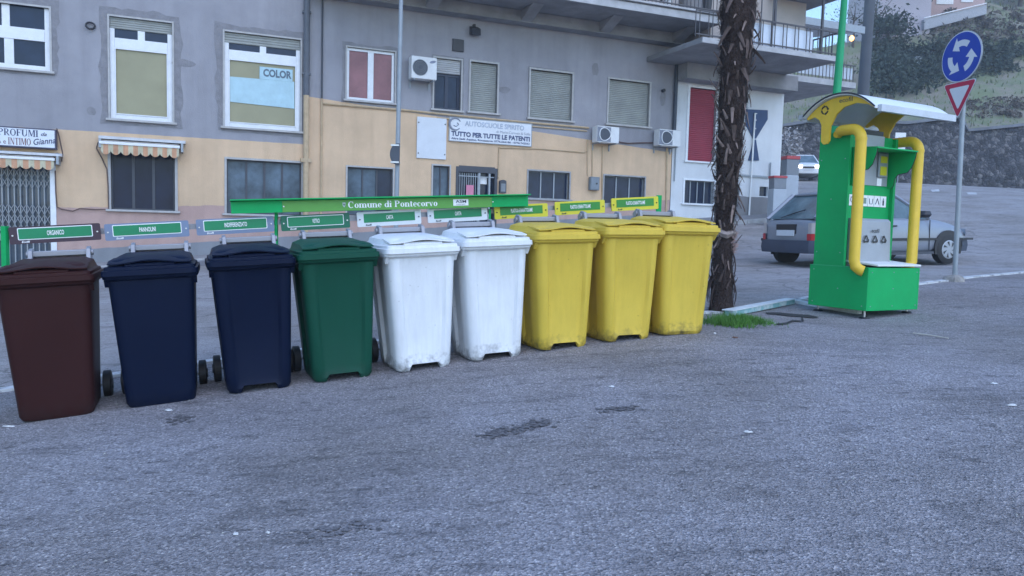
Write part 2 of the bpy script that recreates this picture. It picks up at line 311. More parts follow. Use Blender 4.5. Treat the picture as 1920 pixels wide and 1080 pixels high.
SER = {
 'C': (.66, _arc(.34, .35, .31, .36, d2(48), d2(312))+_bar(.52, .56, .45, .7)),
 'O': (.72, _arc(.36, .35, .33, .36, 0, 2*pi)),
 'o': (.5, _arc(.25, .23, .22, .24, 0, 2*pi)),
 'c': (.44, _arc(.24, .23, .21, .24, d2(50), d2(310))+_bar(.32, .4, .34, .41)),
 'e': (.45, _arc(.24, .23, .21, .24, 0, d2(310))+_bar(.08, .44, .22, .26)),
 'n': (.56, _stem(.12, 0, .46)+_stem(.42, 0, .33, s1=False)+_arc(.29, .3, .195, .17, 0, d2(150))),
 'm': (.84, _stem(.12, 0, .46)+_stem(.41, 0, .33, s1=False)+_stem(.70, 0, .33, s1=False)+_arc(.28, .3, .195, .17, 0, d2(150))+_arc(.57, .3, .195, .17, 0, d2(150))),
 'u': (.56, _stem(.13, .12, .46, s0=False)+_stem(.43, 0, .46)+_arc(.27, .17, .205, .18, d2(190), d2(340))),
 'd': (.54, _arc(.24, .23, .21, .24, d2(20), d2(340))+_stem(.42, 0, .72, s0=True)),
 'i': (.28, _stem(.14, 0, .46)+_arc(.14, .62, .08, .08, 0, 2*pi, 8, .08)),
 't': (.34, _stem(.15, .04, .6, s0=False, s1=False)+_bar(.02, .32, .42, .46)+_bar(.1, .32, 0, .05)),
 'r': (.4, _stem(.13, 0, .46)+_arc(.3, .3, .15, .17, d2(40), d2(160))+_bar(.3, .4, .33, .44)),
 'v': (.5, _line(.1, .46, .27, 0, .12)+_line(.4, .46, .27, 0, .05)+_bar(0, .22, .43, .46)+_bar(.31, .49, .43, .46)),
 'P': (.62, _stem(.15, 0, .7)+_arc(.28, .51, .29, .19, d2(-90), d2(90))+_bar(.15, .3, .66, .7)+_bar(.15, .3, .32, .36)),
 'R': (.68, _stem(.15, 0, .7)+_arc(.28, .51, .28, .19, d2(-90), d2(90))+_bar(.15, .3, .66, .7)+_bar(.15, .3, .32, .36)+_line(.33, .34, .58, 0, .14)+_bar(.48, .68, 0, .035)),
 'F': (.58, _stem(.15, 0, .7)+_bar(.15, .55, .66, .7)+_bar(.15, .42, .34, .385)+_bar(.51, .55, .54, .7)+_bar(.38, .42, .27, .46)),
 'U': (.72, _stem(.15, .2, .7, s0=False)+_stem(.58, .2, .7, s0=False, tk=.07)+_arc(.355, .22, .27, .23, d2(180), d2(360))),
 'M': (.86, _stem(.12, 0, .7, tk=.06)+_stem(.72, 0, .7)+_line(.18, .7, .42, .05, .14)+_line(.66, .7, .42, .05, .06)),
 'I': (.34, _stem(.17, 0, .7)),
 'N': (.74, _stem(.13, 0, .7, tk=.06)+_stem(.6, 0, .7, tk=.06)+_line(.14, .7, .58, 0, .15)),
 'T': (.62, _stem(.31, 0, .7, s1=False)+_bar(.03, .59, .66, .7)+_bar(.03, .07, .52, .7)+_bar(.55, .59, .52, .7)),
 'A': (.7, _line(.12, 0, .34, .7, .06)+_line(.6, 0, .36, .7, .15)+_bar(.2, .5, .22, .265)+_bar(0, .24, 0, .035)+_bar(.48, .72, 0, .035)),
 ' ': (.28, [])}
def serif(parent, s, x0, x1, y, z, h, m, name='lettering'):        # letters between x0 and x1, capital height h
    tot = sum(SER[c][0] for c in s); k = (x1-x0)/tot; kz = h/.7; mb = MB(); x = x0; j = 0
    for c in s:
        for q in SER[c][1]:
            j += 1
            mb.add([(x+p[0]*k, y-.0004*(j % 5), z+p[1]*kz) for p in q], [(0, 1, 2, 3)])
        x += SER[c][0]*k
    return mb.build(name, m, parent)

# ------------------------------------------------------------------ palette
M_grey_metal = mat('galvanised steel', (.34, .36, .38), .42, .12, 9, metal=.6)
M_pole = mat('painted pole grey', (.30, .33, .36), .5, .1, 9, metal=.3)
M_dark = mat('dark rubber', (.012, .012, .014), .6, .2)
M_black = mat('black plastic', (.02, .02, .025), .45, .2)
M_white = mat('white paint', (.74, .75, .76), .45, .06, 5)
M_glass = mat('dark window glass', (.016, .024, .05), .15, .3, 3, spec=.3)
M_bolt = mat('bolt steel', (.6, .6, .62), .35, .05, metal=.8)
M_darkpaint = mat('dark print', (.02, .03, .06), .6, .05)
M_textwhite = mat('white print', (.85, .85, .85), .6, .02)
M_panelgreen = mat('sign panel green', (.0, .22, .085), .45, .08, 12)
M_stationgreen = mat('station green enamel', (.004, .37, .10), .5, .12, 2.5, bump=.08, bscale=160, spec=.22)
M_lightgreen = mat('header green', (.10, .33, .05), .5, .06, 5)
M_yellow = mat('station yellow paint', (.74, .48, .03), .5, .1, 5)
M_silver = mat('brushed panel grey', (.36, .38, .41), .45, .08, 6, metal=.35)

# ================================================================== THE GROUND
def grid_mesh(xs, ys, zf):
    X, Y = np.meshgrid(xs, ys); Z = zf(X, Y); n = len(xs); mb = MB()
    mb.v = [tuple(v) for v in np.stack([X.ravel(), Y.ravel(), Z.ravel()], 1)]
    mb.f = [(j*n+i, j*n+i+1, (j+1)*n+i+1, (j+1)*n+i) for j in range(len(ys)-1) for i in range(n-1)]
    return mb
M_asph = asphalt('forecourt tarmac', (.30, .282, .295), (.56, .53, .53), 95, bumpd=.012)
M_road = asphalt('street tarmac', (.335, .318, .318), (.43, .42, .41), 130, crack=True, bumpd=.005)
xs = np.unique(np.r_[np.arange(-62, -14, 6), np.arange(-14, 16, .25), np.arange(16, 44, 1.0), np.arange(44, 131, 8)])
ys = np.unique(np.r_[np.arange(-33, -3, 6), np.arange(-3, 26, .25), np.arange(26, 54, 1.0), np.arange(54, 185, 10)])
g = grid_mesh(xs, ys, GA).build('ground', M_asph, smooth=True); tag(g, kind='structure')
# edge between forecourt and street
edge_px = [(0, 737), (204, 709), (385, 684), (1372, 588), (1520, 561), (1790, 527), (1925, 512)]
edge = [hit(*p) for p in edge_px]
e0 = edge[0]-(edge[2]-edge[0]).normalized()*14; e1 = edge[-1]+(edge[-1]-edge[-2]).normalized()*30
edge = [e0]+edge+[e1]
def resample(pts, step):
    out = []
    for a, b in zip(pts[:-1], pts[1:]):
        n = max(1, int((Vector((b.x-a.x, b.y-a.y))).length/step))
        out += [a.lerp(b, k/n) for k in range(n)]
    return out+[pts[-1]]
er = resample(edge, .4)
nn = np.concatenate([np.arange(0, 14, .4), np.arange(14, 46, 1.0)])
V = np.array([[p.x-sin(FA)*n, p.y+cos(FA)*n] for n in nn for p in er]); Zr = GA(V[:, 0], V[:, 1])+.012
rb = MB(); rb.v = [(a[0], a[1], z) for a, z in zip(V, Zr)]; w_ = len(er)
rb.f = [(j*w_+i, j*w_+i+1, (j+1)*w_+i+1, (j+1)*w_+i) for j in range(len(nn)-1) for i in range(w_-1)]
tag(rb.build('road', M_road, smooth=True), kind='structure')
def strip(pts, w0, w1, lift, h=0, zf=None):
    """band along a ground line: from offset w0 to w1 (towards the facade), lying lift above ground, h thick"""
    mb = MB(); rings = []
    for p in pts:
        a = (p.x-sin(FA)*w0, p.y+cos(FA)*w0); b = (p.x-sin(FA)*w1, p.y+cos(FA)*w1)
        za, zb = G(*a)+lift, G(*b)+lift
        rings.append([(a[0], a[1], za), (b[0], b[1], zb), (b[0], b[1], zb-max(h, .004)), (a[0], a[1], za-max(h, .004))])
    return mb.loft(rings)
M_linepaint = mat('worn white road paint', (.55, .56, .57), .7, .4, 9, col2=(.2, .2, .21), thr=(.36, .5))
tag(strip(er, .0, .11, .022, .03).build('edge_line', M_linepaint), kind='structure')
# pavement along the houses
s0_, s1_ = FP(-500, 400)[0], FP(1475, 400)[0]
pave_base = [fw(s, 0, 0) for s in np.arange(s0_, s1_, .5)]
M_kerb = mat('kerb stone', (.36, .36, .36), .8, .3, 5, bump=.3, bscale=25)
M_pave = mat('pavement concrete', (.24, .24, .25), .85, .25, 3, bump=.3, bscale=30)
tag(strip(pave_base, .1, -.95, .13, .4).build('pavement', M_pave), kind='structure')
# kerb stones one by one along the pavement edge
kroot = thing('kerb', 'row of pale stone kerb blocks along the pavement by the houses', 'kerb', fw(s0_, .95, 0))
ss = np.arange(s0_, s1_, 1.0); kw = kroot.location.copy()
for k, s in enumerate(ss[:-1]):
    a = fw(s+.01, .95, 0); b = fw(s+.99, .95, 0); jz = random.uniform(-.006, .006); mb = MB()
    rings = []
    for p in (a, b):
        q = p-fn*.14; zt = G(p.x, p.y)+.135+jz; zq = G(q.x, q.y)+.135+jz
        rings.append([Vector((p.x, p.y, zt))-kw, Vector((q.x, q.y, zq))-kw, Vector((q.x, q.y, zq-.4))-kw, Vector((p.x, p.y, zt-.4))-kw])
    mb.loft(rings).build('kerb_stone', M_kerb, kroot, bevel=.015)

# ================================================================== FACADE (cream and grey block)
ZG = -2.2
def wall_with_holes(mb, x0, x1, z0, z1, holes, rev=.2, y=0):
    xs = sorted(set([x0, x1]+[h[0] for h in holes]+[h[1] for h in holes])); zs = sorted(set([z0, z1]+[h[2] for h in holes]+[h[3] for h in holes]))
    xs = [v for v in xs if x0 <= v <= x1]; zs = [v for v in zs if z0 <= v <= z1]
    for a, b in zip(xs[:-1], xs[1:]):
        for c, d in zip(zs[:-1], zs[1:]):
            mx, mz = (a+b)/2, (c+d)/2
            if any(h[0] < mx < h[1] and h[2] < mz < h[3] for h in holes): continue
            mb.add([(a, y, c), (b, y, c), (b, y, d), (a, y, d)], [(0, 1, 2, 3)])
    for h in holes:
        a, b, c, d = h; r = y+rev
        mb.add([(a, y, c), (b, y, c), (b, y, d), (a, y, d), (a, r, c), (b, r, c), (b, r, d), (a, r, d)],
               [(0, 1, 5, 4), (1, 2, 6, 5), (2, 3, 7, 6), (3, 0, 4, 7), (4, 5, 6, 7)])
    return mb
W = {}
W['w1'] = FR(-75, 93, 6, 127); W['w2'] = FR(206, 323, 37, 226); W['w3'] = FR(421, 563, 67, 242)
W['w4'] = FR(650, 740, 93, 190); W['w5'] = FR(814, 864, 111, 206); W['w6'] = FR(882, 932, 118, 211)
W['w7'] = FR(994, 1072, 134, 224); W['w8'] = FR(1141, 1217, 152, 235)
W['gate'] = FR(-62, 101, 300, 500); W['l2'] = FR(208, 328, 280, 394); W['l3'] = FR(425, 565, 302, 402)
W['l4'] = FR(651, 736, 315, 405); W['l5'] = FR(811, 842, 311, 405); W['door'] = FR(857, 928, 314, 446)
W['l6'] = FR(990, 1067, 322, 373); W['l7'] = FR(1132, 1208, 331, 384)
xL, xR = FP(-650, 300)[0], FP(1261, 250)[0]
ztop = 10.5
xc = FP(573, 240)[0]
sL0, zL0 = FP(110, 244); sL1, zL1 = FP(560, 271); slL = (zL1-zL0)/(sL1-sL0)
sR0, zR0 = FP(605, 186); sR1, zR1 = FP(1255, 286); slR = (zR1-zR0)/(sR1-sR0)
sp0, zp0 = FP(150, 393); sp1, zp1 = FP(1240, 378); slp = (zp1-zp0)/(sp1-sp0)
sg0, zg0 = FP(150, 470); sg1, zg1 = FP(1240, 402); slg = (zg1-zg0)/(sg1-sg0)
CREAM = (.63, .45, .295); GREYP = (.31, .305, .33); PINK = (.47, .32, .28); PLG = (.24, .25, .27)
M_wall = wallmat('old plaster', [(None, GREYP, 0), ((zL0-slL*sL0, slL, -99, xc), CREAM, .03), ((zR0-slR*sR0, slR, xc, 99), CREAM, .02),
                                ((zp0-slp*sp0, slp, -99, 99), PINK, .1), ((zg0-slg*sg0, slg, -99, 99), PLG, .05)], .17)
B1 = thing('apartment_building', 'old grey and cream two storey block with shops below and shuttered windows above', 'building', fw(0, 0, 0), FA)
mb = MB(); wall_with_holes(mb, xL, xR, ZG, ztop, list(W.values()))
mb.add([(xL, 0, ZG), (xL, 11, ZG), (xL, 11, ztop), (xL, 0, ztop)], [(0, 1, 2, 3)])
mb.add([(xR, .0, ZG), (xR, 11, ZG), (xR, 11, ztop), (xR, .0, ztop)], [(0, 1, 2, 3)])
mb.add([(xL, 11, ZG), (xR, 11, ZG), (xR, 11, ztop), (xL, 11, ztop)], [(0, 1, 2, 3)])
mb.add([(xL, 0, ztop), (xR, 0, ztop), (xR, 11, ztop), (xL, 11, ztop)], [(0, 1, 2, 3)])
mb.build('wall', M_wall, B1)
M_trim = mat('travertine trim', (.42, .41, .40), .7, .15, 8, bump=.1)
M_wframe = mat('white window frame', (.72, .74, .77), .4, .08, 6)
M_shut = mat('grey roller shutter', (.30, .31, .29), .6, .18, 2.2, streak=False)
M_khaki = mat('khaki window film', (.30, .28, .17), .55, .12, 1.5)
M_paper = mat('pale blue paper', (.42, .60, .66), .8, .1, 4, bump=.5, bscale=8)
M_red = mat('dusty red curtain', (.27, .12, .13), .5, .35, 1.6)
M_curt = mat('dusty blue pane with curtain', (.09, .13, .17), .3, .65, 2.0, spec=.3)
M_dglass2 = mat('dark door glass', (.02, .03, .06), .18, .3, 3, spec=.25)
M_dframe = mat('dark window frame', (.05, .055, .07), .5, .1)
def frame_ring(mb, a, b, c, d, t, y0, y1):
    mb.box(a, b, y0, y1, d-t, d); mb.box(a, b, y0, y1, c, c+t); mb.box(a, a+t, y0, y1, c+t, d-t); mb.box(b-t, b, y0, y1, c+t, d-t); return mb
def casing(r, parent, t=.055, sill=True, mt=None):
    a, b, c, d = r; mb = MB()
    mb.box(a-t, a, -.025, .19, c, d+t); mb.box(b, b+t, -.025, .19, c, d+t); mb.box(a, b, -.025, .19, d, d+t)
    w = mb.build('window', mt or M_trim, parent)
    if sill: MB().box(a-t-.05, b+t+.05, -.08, .19, c-.05, c).build('sill', mt or M_trim, w, bevel=.006)
    return w
def panes(w, r, n, m, y=.12, gap=.04, frame=M_dframe, ft=.035, name='pane'):
    a, b, c, d = r; mb = MB(); frame_ring(mb, a, b, c, d, ft, y-.03, y+.03)
    wd = (b-a-2*ft)
    for k in range(1, n): x = a+ft+wd*k/n; mb.box(x-gap/2, x+gap/2, y-.028, y+.03, c+ft, d-ft)
    mb.build('frame', frame, w)
    for k in range(n):
        x0 = a+ft+wd*k/n+(gap/2 if k else 0); x1 = a+ft+wd*(k+1)/n-(gap/2 if k < n-1 else 0)
        mm = m[k % len(m)] if isinstance(m, list) else m
        MB().box(x0, x1, y, y+.008, c+ft, d-ft).build(name, mm, w)
def shutter(w, r, y=.05, pitch=.05, m=None, name='roller_shutter'):
    a, b, c, d = r; mb = MB(); n = max(2, int((d-c)/pitch)); h = (d-c)/n; prof = []
    for k in range(n): z = c+k*h; prof += [(y+.008, z), (y-.006, z+h*.25), (y-.006, z+h*.75), (y+.008, z+h*.97)]
    prof += [(y+.02, d), (y+.02, c)]
    mb.prism(prof, a+.003, b-.003, 'x'); return mb.build(name, m or M_shut, w)
# w1
def big_window(key, shut, twin, wide):
    r = W[key]; a, b, c, d = r; w = casing(r, B1, .04); H = d-c
    zb = c+H*wide[0]; zt = c+H*wide[1]; ztr = d-H*shut; y = .07
    mb = MB(); t = .1
    mb.box(a, a+t, y-.03, y+.03, c, ztr); mb.box(b-t, b, y-.03, y+.03, c, ztr)
    mb.box(a+t, b-t, y-.03, y+.03, c, c+t*1.1); mb.box(a+t, b-t, y-.04, y+.03, zb, zt)
    mx = (a+b)/2; mb.box(mx-.075, mx+.075, y-.028, y+.03, zt, ztr)
    if twin: mb.box(mx+.05-.09, mx+.05+.09, y-.028, y+.03, c+t*1.1, zb)
    mb.build('frame', M_wframe, w, bevel=.006)
    for x0, x1 in ((a+t, mx-.075), (mx+.075, b-t)): MB().box(x0, x1, y+.005, y+.012, zt, ztr).build('pane', M_glass, w)
    if twin:
        for x0, x1 in ((a+t, mx-.04), (mx+.14, b-t)): MB().box(x0, x1, y+.005, y+.012, c+t*1.1, zb).build('pane', M_glass, w)
    else:
        MB().box(a+t, b-t, y-.004, y+.006, c+t*1.1, zb).build('pane', M_khaki, w)
        mb = MB(); frame_ring(mb, a+t, b-t, c+t*1.1, zb, .02, y-.045, y-.02); mb.build('glazing_bead', M_wframe, w)
    if shut > .02: shutter(w, (a, b, ztr, d), .04, .05)
    return w
w = big_window('w1', 0.0, True, (.47, .66))
w = big_window('w2', .11, False, (.70, .80)); w = big_window('w3', .11, False, (.72, .82))
a, b, c, d = W['w3']
ob = MB().add([(a+.13, 0, .0), (b-.13, 0, -.04), (b-.14, 0, .62), (a+.12, 0, .60)], [(0, 1, 2, 3)])
ztmp = FP(490, 195)[1]; ob.v = [(v[0], .05, v[2]+ztmp) for v in ob.v]
MBp = MB(); MBp.v = ob.v+[(v[0], .056, v[2]) for v in ob.v]; MBp.f = [(0, 1, 2, 3), (7, 6, 5, 4), (0, 4, 5, 1), (1, 5, 6, 2), (2, 6, 7, 3), (3, 7, 4, 0)]
MBp.build('paper_sheet', M_paper, w)
ra = FR(487, 549, 127, 150)
sh = MB().box(ra[0], ra[1], .044, .0495, ra[2], ra[3]).build('paper_sheet', M_paper, w)
put_text(sh, 'COLOR', (ra[0]+ra[1])/2+.03, .043, (ra[2]+ra[3])/2+.01, mat('grey print', (.10, .14, .18), .6), width=(ra[1]-ra[0])*.86, height=.19, bold=.04)
# w4
w = casing(W['w4'], B1, .035); a, b, c, d = W['w4']; mb = MB(); frame_ring(mb, a, b, c, d, .07, .04, .1)
mx = (a+b)/2; mb.box(mx-.075, mx+.075, .035, .1, c+.07, d-.07); mb.build('frame', M_wframe, w, bevel=.006)
for x0, x1 in ((a+.07, mx-.075), (mx+.075, b-.07)): MB().box(x0, x1, .075, .082, c+.07, d-.07).build('pane', M_red, w)
# w5 half closed shutter over dark blue doors
a, b, c, d = W['w5']; w = casing(W['w5'], B1, .045); zs_ = d-(d-c)*.28
shutter(w, (a, b, zs_, d), .05, .05, mat('pale roller shutter', (.42, .42, .42), .6, .1)); panes(w, (a, b, c, zs_), 2, M_dglass2, .13, .09, mat('navy frame', (.02, .03, .06), .5), .07)
for k in ('w6', 'w7', 'w8'): w = casing(W[k], B1, .05); shutter(w, W[k], .09, .052)
# lower windows
w = casing(W['l2'], B1, .06, mt=M_trim); panes(w, W['l2'], 3, mat('dark shop glass', (.012, .018, .042), .2, .3, 2, spec=.18), .12, .06)
w = casing(W['l3'], B1, .05); panes(w, W['l3'], 4, M_curt, .12, .05)
w = casing(W['l4'], B1, .04); panes(w, W['l4'], 3, [M_curt, M_curt, M_dglass2], .12, .04)
w = casing(W['l5'], B1, .04); panes(w, W['l5'], 2, M_curt, .1, .04)
for k in ('l6', 'l7'): w = casing(W[k], B1, .04, mt=mat('dull grey stone frame', (.33, .33, .34), .7, .2, 6)); panes(w, W[k], 3, M_dglass2, .13, .035, frame=M_pole, ft=.02)
# door
a, b, c, d = W['door']; mb = MB(); mb.box(a-.05, a+.03, -.02, .15, c, d); mb.box(b-.03, b+.05, -.02, .15, c, d); mb.box(a+.03, b-.03, -.02, .15, d-.14, d+.03)
dr = mb.build('door', M_dframe, B1); mx = a+(b-a)*.56; mb = MB()
for k in range(9): x = a+.07+(mx-a-.1)*k/8; mb.tube([(x, .02, c), (x, .02, d-.16)], .011, 6)
mb.box(a+.04, b-.04, .01, .03, d-.26, d-.235); mb.box(mx-.02, mx+.04, .0, .06, c, d-.14); mb.box(b-.2, b-.15, .0, .06, c, d-.14)
mb.build('bars', M_pole, dr); MB().box(a+.03, b-.03, .14, .15, c, d-.14).build('pane', M_glass, dr)
ra = FR(874, 888, 347, 366); MB().box(ra[0], ra[1], -.005, .005, ra[2], ra[3]).build('notice', mat('pink paper', (.62, .22, .32), .7), dr)
ra = FR(901, 915, 331, 345); MB().box(ra[0], ra[1], .09, .1, ra[2], ra[3]).build('notice', M_white, dr)
# gate door left with scissor grille
a, b, c, d = W['gate']; gd = MB().box(b-.06, b+.05, -.03, .19, c, d).build('door', M_wframe, B1); MB().box(a-.05, a+.06, -.03, .19, c, d).build('jamb', M_wframe, gd)
MB().box(a+.06, b-.06, .15, .17, c, d).build('shop_window', mat('shop window glass', (.05, .08, .12), .2, .6, 1.2), gd)
mb = MB(); n = 13; dx = (b-a-.14)/n; xs_ = [a+.07+dx*k for k in range(n+1)]
for x in xs_: mb.tube([(x, .05, c+.02), (x, .05, d-.05)], .013, 6)
for z0 in (c+.5, c+.95, c+1.75):
    for k in range(n):
        for (p, q) in (((xs_[k], z0), (xs_[k+1], z0+.22)), ((xs_[k+1], z0), (xs_[k], z0+.22)), ((xs_[k], z0+.22), (xs_[k+1], z0+.44)), ((xs_[k+1], z0+.22), (xs_[k], z0+.44))):
            mb.tube([(p[0], .035, p[1]), ((p[0]+q[0])/2, .03, (p[1]+q[1])/2+.01), (q[0], .035, q[1])], .008, 4)
mb.build('scissor_gate', mat('grey gate metal', (.38, .40, .42), .45, .1, metal=.4), gd)
# slab, dropped beam, brackets above
x_ = FP(582, 100)[0]; xE = FP(1352, 46, 1.8)[0]; zS = FP(1230, 25, 1.8)[1]; M_conc = mat('weathered concrete', (.25, .25, .26), .9, .3, 1.4, bump=.3, bscale=20)
M_fascia = mat('pale slab edge', (.42, .42, .43), .85, .25, 2.5, bump=.2)
sl = MB().box(x_, xE, -1.8, 0, zS-.01, zS+.2).build('balcony_slab', M_conc, B1)
MB().box(x_, xE+.01, -1.84, -1.8, zS-.03, zS+.16).build('fascia', M_fascia, sl)
MB().box(x_-.02, xE+.03, -1.9, -1.72, zS+.2, zS+.25).build('coping', M_fascia, sl)
zB = FP(1100, 66)[1]
MB().box(x_, xR+.0, -.42, -.0, zB, zS-.02).build('beam', M_conc, B1)
for px in (800, 975, 1120, 1255):
    x = FP(px, 60)[0]; MB().prism([(-.42, zS-.02), (-1.2, zS-.02), (-.42, zB+.02)], x-.16, x+.16, 'x').build('bracket', M_conc, B1)
M_rail = mat('brown iron railing', (.07, .065, .07), .5, .2)
rl = MB(); x = x_+.1
rl.box(x_, xE, -1.85, -1.81, zS+1.15, zS+1.19); rl.box(x_, xE, -1.85, -1.81, zS+.3, zS+.33)
while x < xE: rl.box(x-.008, x+.008, -1.84, -1.82, zS+.25, zS+1.15); x += .125
rl.build('railing', M_rail, B1)
# upper storey above the slab
MB().box(x_, xR, -.03, -.001, zS+.25, ztop).build('upper_wall', mat('upper wall plaster', (.50, .45, .42), .9, .15, 1), B1)
for x0, x1 in ((FP(900, 0)[0], FP(960, 0)[0]), (FP(1100, 0)[0], FP(1160, 0)[0])):
    MB().box(x0, x1, -.06, -.03, zS+.25, zS+2.4).build('balcony_door', M_dglass2, B1)
# downpipes and conduits
M_creampipe = mat('cream painted pipe', (.50, .37, .23), .7, .2)
p0 = FP(575, -60); p1 = FP(577, 180); p2 = FP(577, 470)
mb = MB(); mb.tube([(p0[0], -.09, 9.5), (p0[0], -.09, p1[1])], .075, 12)
for z in (p1[1]+.5, p1[1]+2.0, p1[1]+3.4): mb.box(p0[0]-.1, p0[0]+.1, -.13, 0, z, z+.05)
mb.build('downpipe', mat('dark pipe', (.10, .11, .13), .6, .2), B1)
mb = MB(); mb.tube([(p0[0], -.09, p1[1]), (p0[0], -.09, p2[1]-1)], .07, 12); mb.box(p0[0]-.13, p0[0]+.13, -.15, 0, FP(577, 305)[1], FP(577, 298)[1]); mb.build('downpipe', M_creampipe, B1)
q = FP(603, 185); mb = MB(); mb.tube([(q[0], -.03, 9.5), (q[0], -.03, q[1])], .022, 6); mb.build('conduit', M_dframe, B1)
mb = MB(); mb.tube([(q[0], -.03, q[1]), (q[0], -.03, FP(603, 430)[1])], .026, 6)
def fpath(pts, out=.02): return [(FP(x, y)[0], -out, FP(x, y)[1]) for x, y in pts]
mb.tube(fpath([(605, 194), (760, 207), (925, 224), (1103, 240)], .03), .03, 6)
mb.tube(fpath([(820, 221), (960, 234), (1100, 246)]), .02, 6)
mb.tube(fpath([(934, 335), (935, 277), (1010, 279), (1096, 286), (1101, 281), (1101, 262)]), .02, 6)
mb.tube(fpath([(1101, 262), (1101, 330)]), .014, 6); mb.tube(fpath([(1110, 272), (1110, 331)]), .016, 6); mb.tube(fpath([(1129, 274), (1128, 380)]), .014, 6)
mb.tube(fpath([(1250, 277), (1248, 420)]), .03, 8)
mb.build('conduit', M_creampipe, B1)
MB().tube(fpath([(1148, 265), (1175, 269), (1200, 268), (1222, 268)], .05), .02, 6).build('cable', mat('brown cable', (.10, .06, .05), .6), B1); mb = MB()
mb.tube(fpath([(190, 262), (184, 268), (181, 278), (192, 298), (201, 318), (203, 350), (204, 392), (180, 393), (150, 391), (137, 396), (115, 392), (107, 388), (105, 360), (104, 320)], .04), .014, 5)
mb.build('cable', mat('brown cable', (.10, .06, .05), .6), B1); MB().tube(fpath([(108, 242), (112, 255), (119, 288), (117, 304)], .12), .014, 5).build('cable', mat('brown cable', (.10, .06, .05)), B1)
# downpipe at the joint between the houses
sx_, _ = FP(1262, 200); z1 = FP(1268, 118)[1]; z0 = FP(1262, 245)[1]
mb = MB(); mb.tube([(FP(1318, 82, 1.2)[0], -1.1, FP(1318, 82, 1.2)[1]), (FP(1290, 97, .4)[0], -.5, FP(1290, 97, .5)[1]), (sx_+.02, -.08, z1), (sx_+.02, -.08, z1-.2), (sx_+.02, -.08, z0)], .06, 10); mb.build('downpipe', mat('navy drain pipe', (.03, .04, .06), .5), B1)

M_patch = mat('rough plaster repair', (.225, .22, .235), .9, .2, 6, bump=.5, bscale=30)
Rp = random.Random(21)
for key, wd_ in (('w1', .17), ('w2', .2), ('w3', .19), ('w4', .12), ('w5', .08), ('w7', .07), ('w8', .06)):
    a, b, c, d = W[key]; t0 = .042; n_ = 10; ou, inn = [], []
    def side(p, q):
        for k in range(n_):
            t = k/n_; x = p[0]+(q[0]-p[0])*t; z = p[1]+(q[1]-p[1])*t; cx_, cz_ = (a+b)/2, (c+d)/2
            inn.append((x, -.0005, z)); dx_ = (1 if x > cx_ else -1)*(1 if abs(x-cx_) > (b-a)/2-.01 else 0); dz_ = (1 if z > cz_ else -1)*(1 if abs(z-cz_) > (d-c)/2-.01 else 0)
            e_ = wd_*Rp.uniform(.75, 1.2); ou.append((x+dx_*e_, -.006, z+dz_*e_*(.6 if dz_ < 0 else 1)))
    side((a, c), (b, c)); side((b, c), (b, d)); side((b, d), (a, d)); side((a, d), (a, c))
    mb = MB(); n2_ = len(inn); mb.v = ou+[(x, -.006, z) for x, y, z in inn]; mb.f = [(i, (i+1) % n2_, n2_+(i+1) % n2_, n2_+i) for i in range(n2_)]; mb.build('plaster_repair', M_patch, B1)
for (px, py, w_, h_) in ((1116, 130, .14, .2), (1243, 185, .12, .25), (945, 168, .22, .10), (172, 208, .1, .1), (108, 290, .06, .05), (345, 118, .3, .1)):
    s_, z_ = FP(px, py); mb = MB(); mb.prism([(s_+w_*cos(t)*Rp.uniform(.7, 1.1), z_+h_*sin(t)*Rp.uniform(.7, 1.1)) for t in np.linspace(0, 2*pi, 13)[:-1]], -.005, -.0005); mb.build('plaster_repair', M_patch, B1)
s_, z_ = FP(170, 49); MB().tube([(s_+.09*cos(t), -.05, z_+.07*sin(t)) for t in np.linspace(0, 2*pi, 15)], .022, 6).build('wall_ring', M_black, B1)

# ------------------------------------------------------------------ things hung on the facade
def fthing(name, label, cat, l, r, t, b, out=0, group=None):
    a, b_, c, d = FR(l, r, t, b); root = thing(name, label, cat, fw((a+b_)/2, out, c), FA, group); return root, (b_-a), (d-c)
def ac(l, r, t, b, label, tri):
    root, w, h = fthing('air_conditioner', label, 'air conditioner', l, r, t, b, .1, 'air conditioning units on the facade')
    y1 = -.30; MB().box(-w/2, w/2, y1, 0, 0, h).build('casing', mat('ac white', (.66, .67, .68), .5, .08), root, bevel=.015)
    cx = -w*.16; r_ = h*.36
    g_ = MB().disc((cx, y1-.004, h*.5), r_, .012); g_.build('fan_grille', mat('fan dark', (.05, .06, .08), .5), root, smooth=True)
    if tri:
        MB().box(-w*.49, w*.12, y1-.003, y1+.001, h*.05, h*.95).build('fan_panel', mat('fan panel', (.20, .22, .27), .5), root)
        mb = MB(); rr = [(cx+r_*1.08*cos(a)*(1+.05*cos(3*a)), y1-.02, h*.5+r_*1.08*sin(a)*(1+.05*cos(3*a))) for a in np.linspace(0, 2*pi, 25)[:-1]]; mb.tube(rr+[rr[0], rr[1]], .014, 5); mb.build('fan_ring', M_white, root)
    else:
        mb = MB()
        for k in (.35, .55, .75, .95):
            rr = [(cx+r_*k*cos(a), y1-.016, h*.5+r_*k*sin(a)) for a in np.linspace(0, 2*pi, 21)]; mb.tube(rr, .006, 4)
        mb.build('fan_ring', M_pole, root)
        lg = [(w*.33+.085*cos(a), h*.80+.035*sin(a)+.02*cos(a)) for a in np.linspace(0, 2*pi, 16)[:-1]]
        MB().prism(lg, y1-.004, y1+.001, 'y').build('badge', mat('badge grey', (.2, .22, .3), .5), root)
    mb = MB()
    for x in (-w*.4, w*.35): mb.box(x-.015, x+.015, -.34, .1, -.035, -.004); mb.box(x-.015, x+.015, .06, .1, -.2, -.035)
    mb.build('bracket', M_pole, root)
ac(764, 811, 112, 153, 'large white air conditioner with round fan beside the half shuttered window', False)
